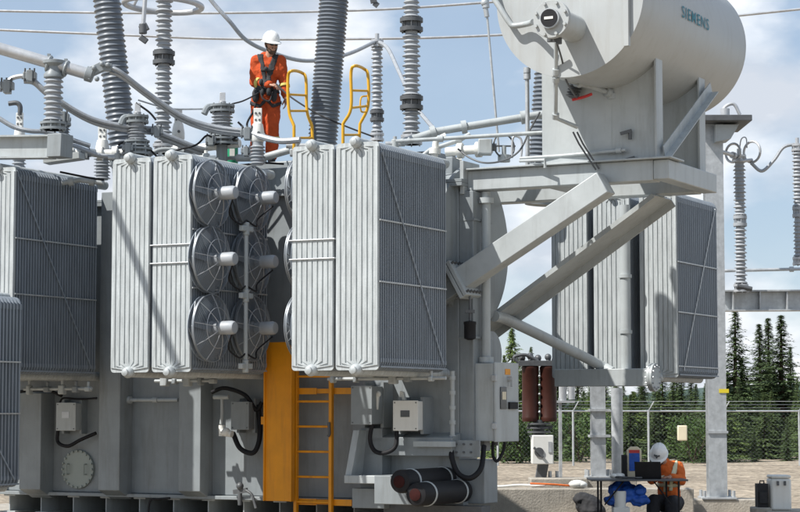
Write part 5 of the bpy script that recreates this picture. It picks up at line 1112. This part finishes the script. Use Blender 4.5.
chain(cl, limb(((-.02, .01, 1.47), .085), ((-.03, .02, 1.32), .155), ((-.035, .02, 1.08), .145), ((-.035, .02, .93), .155)))
chain(cl, limb(((-.12, .01, 1.44), .09), ((.12, .0, 1.435), .09))); chain(cl, limb(((-.09, .02, 1.3), .125), ((.07, .0, 1.3), .125))); chain(cl, limb(((-.1, .02, .97), .125), ((.03, .02, .97), .125)))
chain(cl, limb(((-.17, .02, 1.45), .085), ((-.2, .03, 1.17), .073), ((-.19, .01, 1.14), .072), ((.02, -.19, 1.087), .055)))
chain(cl, limb(((.165, .0, 1.445), .085), ((.212, .02, 1.17), .07), ((.243, -.045, .95), .056)))
chain(cl, limb(((-.125, .02, .9), .122), ((-.15, -.01, .5), .098), ((-.168, .05, .12), .088))); chain(cl, limb(((.055, .02, .9), .122), ((.06, -.03, .5), .098), ((.047, .03, .12), .088)))
chain(cl, limb(((-.07, .03, 1.53), .05), ((.05, .03, 1.53), .05)))
co = cl.build('coverall', M_HIVIS, body); remesh(co, .011, 3, .03)
bt = MB()
for x, y in ((-.17, .04), (.047, .02)): chain(bt, limb(((x, y + .01, .13), .062), ((x, y, .06), .058))); chain(bt, limb(((x, y, .045), .05), ((x + .02, y - .15, .04), .042)))
o = bt.build('boots', M_BLACK, body); remesh(o, .01, 2)
helmet_parts(body, Pm, 1.0, body)
g = MB()
for q in (-1, 1): g.ball(Pm(q * .034, .095, .022), (.026, .018, .02), 10, 8); g.tube([Pm(q * .055, .088, .026), Pm(q * .09, .02, .03), Pm(q * .088, -.02, .02)], .005, 5)
g.beam(Pm(-.02, .108, .028), Pm(.02, .108, .028), .008, .01).build('safety_glasses', M_GLASS, body)
bd = MB(); 
for (a, b_, d, q) in ((0, .07, -.088, .032), (.028, .055, -.075, .034), (-.028, .055, -.075, .034), (.05, .03, -.055, .03), (-.05, .03, -.055, .03), (.058, .01, -.02, .027), (-.058, .01, -.02, .027), (.02, .094, -.03, .012), (-.02, .094, -.03, .012)): bd.ball(Pm(a, b_, d), q, 10, 8)
o = bd.build('beard', M_BEARD, body); remesh(o, .007, 1)
def ribbon(pts, w, nm, m, tgt, par, off=.006, nrm=(0, -1, 0), closed=False):
    P = cr([S_(*p) for p in pts], 8); v = []; f = []
    for i, p in enumerate(P):
        d = (P[min(i + 1, len(P) - 1)] - P[max(i - 1, 0)]).normalized(); n = Vector(nrm or (0, -1, 0))
        if nrm is None: n = p - Vector(S_(-.03, .02, 0)); n.z = 0
        s = d.cross(n).normalized() * w / 2; v += [p - s, p - s * .33, p + s * .33, p + s]
    f = [(i * 4 + j, i * 4 + j + 1, i * 4 + 5 + j, i * 4 + 4 + j) for i in range(len(P) - 1) for j in range(3)]
    o = MB().add(v, f).build(nm, m, par)
    sw = o.modifiers.new('wrap', 'SHRINKWRAP'); sw.target = tgt; sw.wrap_method = 'NEAREST_SURFACEPOINT'; sw.wrap_mode = 'ABOVE_SURFACE'; sw.offset = off
    so = o.modifiers.new('thick', 'SOLIDIFY'); so.thickness = .006; so.offset = 1
    return o
ribbon([(-.12, .1, 1.5), (-.115, -.05, 1.53), (-.1, -.16, 1.38), (-.06, -.18, 1.22), (-.03, -.18, 1.05)], .08, 'harness_strap', M_STRAP, co, body)
ribbon([(.1, .1, 1.5), (.1, -.06, 1.52), (.075, -.16, 1.38), (.03, -.18, 1.22), (-.0, -.18, 1.05)], .08, 'harness_strap', M_STRAP, co, body)
ribbon([(-.11, -.17, 1.31), (0, -.19, 1.3), (.09, -.16, 1.31)], .05, 'chest_strap', M_STRAP, co, body)
ribbon([(-.21, .06, 1.02), (-.16, -.13, 1.02), (-.03, -.19, 1.015), (.1, -.13, 1.02), (.14, .05, 1.02)], .07, 'tool_belt', M_STRAP, co, body, nrm=None)
ribbon([(-.02, -.16, .86), (-.1, -.14, .8), (-.2, -.06, .83), (-.26, .05, .88)], .045, 'leg_strap', M_STRAP, co, body)
ribbon([(0, -.16, .86), (.07, -.13, .8), (.14, -.06, .83), (.19, .05, .88)], .045, 'leg_strap', M_STRAP, co, body)
for x, y, z, w, h in ((-.17, -.12, .93, .05, .09), (-.07, -.2, .97, .03, .05), (.02, -.2, .98, .035, .06), (.09, -.15, .93, .045, .085), (-.02, -.2, 1.3, .03, .035), (-.09, -.17, 1.12, .03, .05)): MB().ball(S_(x, y, z), (w, .04, h), 10, 8).build('tool_pouch', M_STRAP, body)
MB().tube(cr([S_(-.1, -.2, 1.0), S_(-.06, -.23, .88), S_(.03, -.22, .85), S_(.07, -.2, .98)], 5), .012, 6).build('tool_cord', M_STRAP, body)
def band(p, q, t0, t1, r0, nm='reflective_band'):
    p, q = Vector(S_(*p)), Vector(S_(*q)); d = q - p; return MB().lathe([(r0, 0), (r0 + .012, .006), (r0 + .012, d.length * (t1 - t0) - .006), (r0, d.length * (t1 - t0))], p + d * t0, d, 22, False).build(nm, M_LIME, body)
band((-.19, .01, 1.14), (.02, -.19, 1.087), .22, .42, .071)
band((.212, .02, 1.17), (.243, -.045, .95), .25, .45, .067); band((.06, -.03, .5), (.047, .03, .12), .3, .45, .096); band((-.15, -.01, .5), (-.168, .05, .12), .3, .45, .096)

# ---- seated man
YM = 28.05; oM = at(668, 481, YM); ZM = at(668, 512, YM)
S_ = lambda x, y, z: (oM.x + x, YM + y, z)
mm = MB()
Pm2 = head(mm, S_(-.155, -.2, 1.075), (-.30, -.72, -.62), (-.05, -.62, .75), 1.0)
chain(mm, limb(((-.12, -.13, 1.04), .056), ((-.05, -.04, .98), .066), ((-.0, .02, .8), .125), ((.03, .08, .45), .135)))
for l_ in (limb(((.14, -.0, .93), .06), ((.17, -.12, .73), .045), ((.0, -.24, .795), .033)), limb(((-.2, -.06, .93), .06), ((-.25, -.2, .76), .045), ((-.16, -.36 + .12, .795), .033)), limb(((.1, .06, .42), .09), ((.0, -.36, .44), .07), ((.0, -.33, .1), .048)), limb(((-.05, .06, .42), .09), ((-.24, -.3, .46), .07), ((-.26, -.3, .1), .048))): chain(mm, l_)
hand(mm, S_(.0, -.24, .795), S_(-.1, -.3, .79), (0, 0, -1), .4, 1); hand(mm, S_(-.16, -.24, .795), S_(-.2, -.34, .79), (0, 0, -1), .4, -1)
b2 = mm.build('person', M_SKIN, None, base=S_(0, 0, .04)); b2.location = S_(0, 0, .04); remesh(b2, .0065, 2)
tag(b2, 'man in orange shirt and white helmet sitting bent over the laptop', 'person')
cl = MB()
chain(cl, limb(((-.055, -.04, .985), .082), ((-.0, .02, .82), .15), ((.03, .08, .5), .16))); chain(cl, limb(((.115, -.0, .925), .085), ((-.17, -.05, .925), .085)))
chain(cl, limb(((.14, -.0, .925), .085), ((.17, -.12, .74), .072), ((.03, -.22, .79), .055))); chain(cl, limb(((-.2, -.06, .925), .085), ((-.25, -.19, .76), .07), ((-.175, -.23, .79), .055)))
c2 = cl.build('orange_shirt', M_SHIRT, b2); remesh(c2, .011, 3, .03)
cl = MB(); chain(cl, limb(((-.05, .1, .42), .13), ((.11, .1, .42), .13))); chain(cl, limb(((.1, .06, .42), .12), ((.0, -.36, .44), .1), ((.0, -.33, .12), .085))); chain(cl, limb(((-.05, .06, .42), .12), ((-.24, -.3, .46), .1), ((-.26, -.3, .12), .085)))
c3 = cl.build('trousers', M_NAVY, b2); remesh(c3, .012, 3, .02)
bt = MB()
for x, y in ((0, -.33), (-.26, -.3)): chain(bt, limb(((x, y + .03, .09), .06), ((x, y, .05), .05), ((x - .03, y - .15, .045), .042)))
o = bt.build('boots', M_BLACK, b2); remesh(o, .01, 2)
hm = helmet_parts(b2, Pm2, 1.0, b2)
sk = MB(); 
for a, b_, d, q in ((.0, .135, .12, .02), (-.03, .128, .125, .014), (.03, .128, .125, .014), (0, .142, .1, .012)): sk.ball(Pm2(a, b_, d), q, 8, 6)
sk.build('helmet_emblem', M_DARKM, b2)
ribbon([(.13, .02, .99), (.1, -.09, .97), (.06, -.14, .85), (.03, -.12, .7), (.02, -.08, .6)], .05, 'reflective_brace', M_REFL, c2, b2)
ribbon([(-.15, .0, .99), (-.17, -.12, .95), (-.12, -.16, .82), (-.08, -.13, .68), (-.06, -.08, .58)], .05, 'reflective_brace', M_REFL, c2, b2)
ribbon([(-.2, .05, .68), (-.12, -.12, .67), (.02, -.14, .665), (.15, -.07, .67), (.2, .06, .68)], .05, 'reflective_belt', M_REFL, c2, b2, nrm=(0.001, -1, 0))
t = thing('camp_stool', 'small dark folding stool under the seated man', 'stool', S_(.02, .1, 0), False)
MB().box(*[S_(-.2, 0, 0)[0], S_(.24, 0, 0)[0]], YM - .08, YM + .3, .26, .29).build('seat', M_BLACK, t, bevel=.008)
for x, y in ((-.18, -.06), (.22, -.06), (-.18, .28), (.22, .28)): MB().cyl(S_(x, y, 0), S_(x, y, .259), .014, n=8).build('leg', M_BLACK, t)
for o in bpy.data.objects:
    if o.type == 'EMPTY' and o.name in ('spruce_tree',): pass
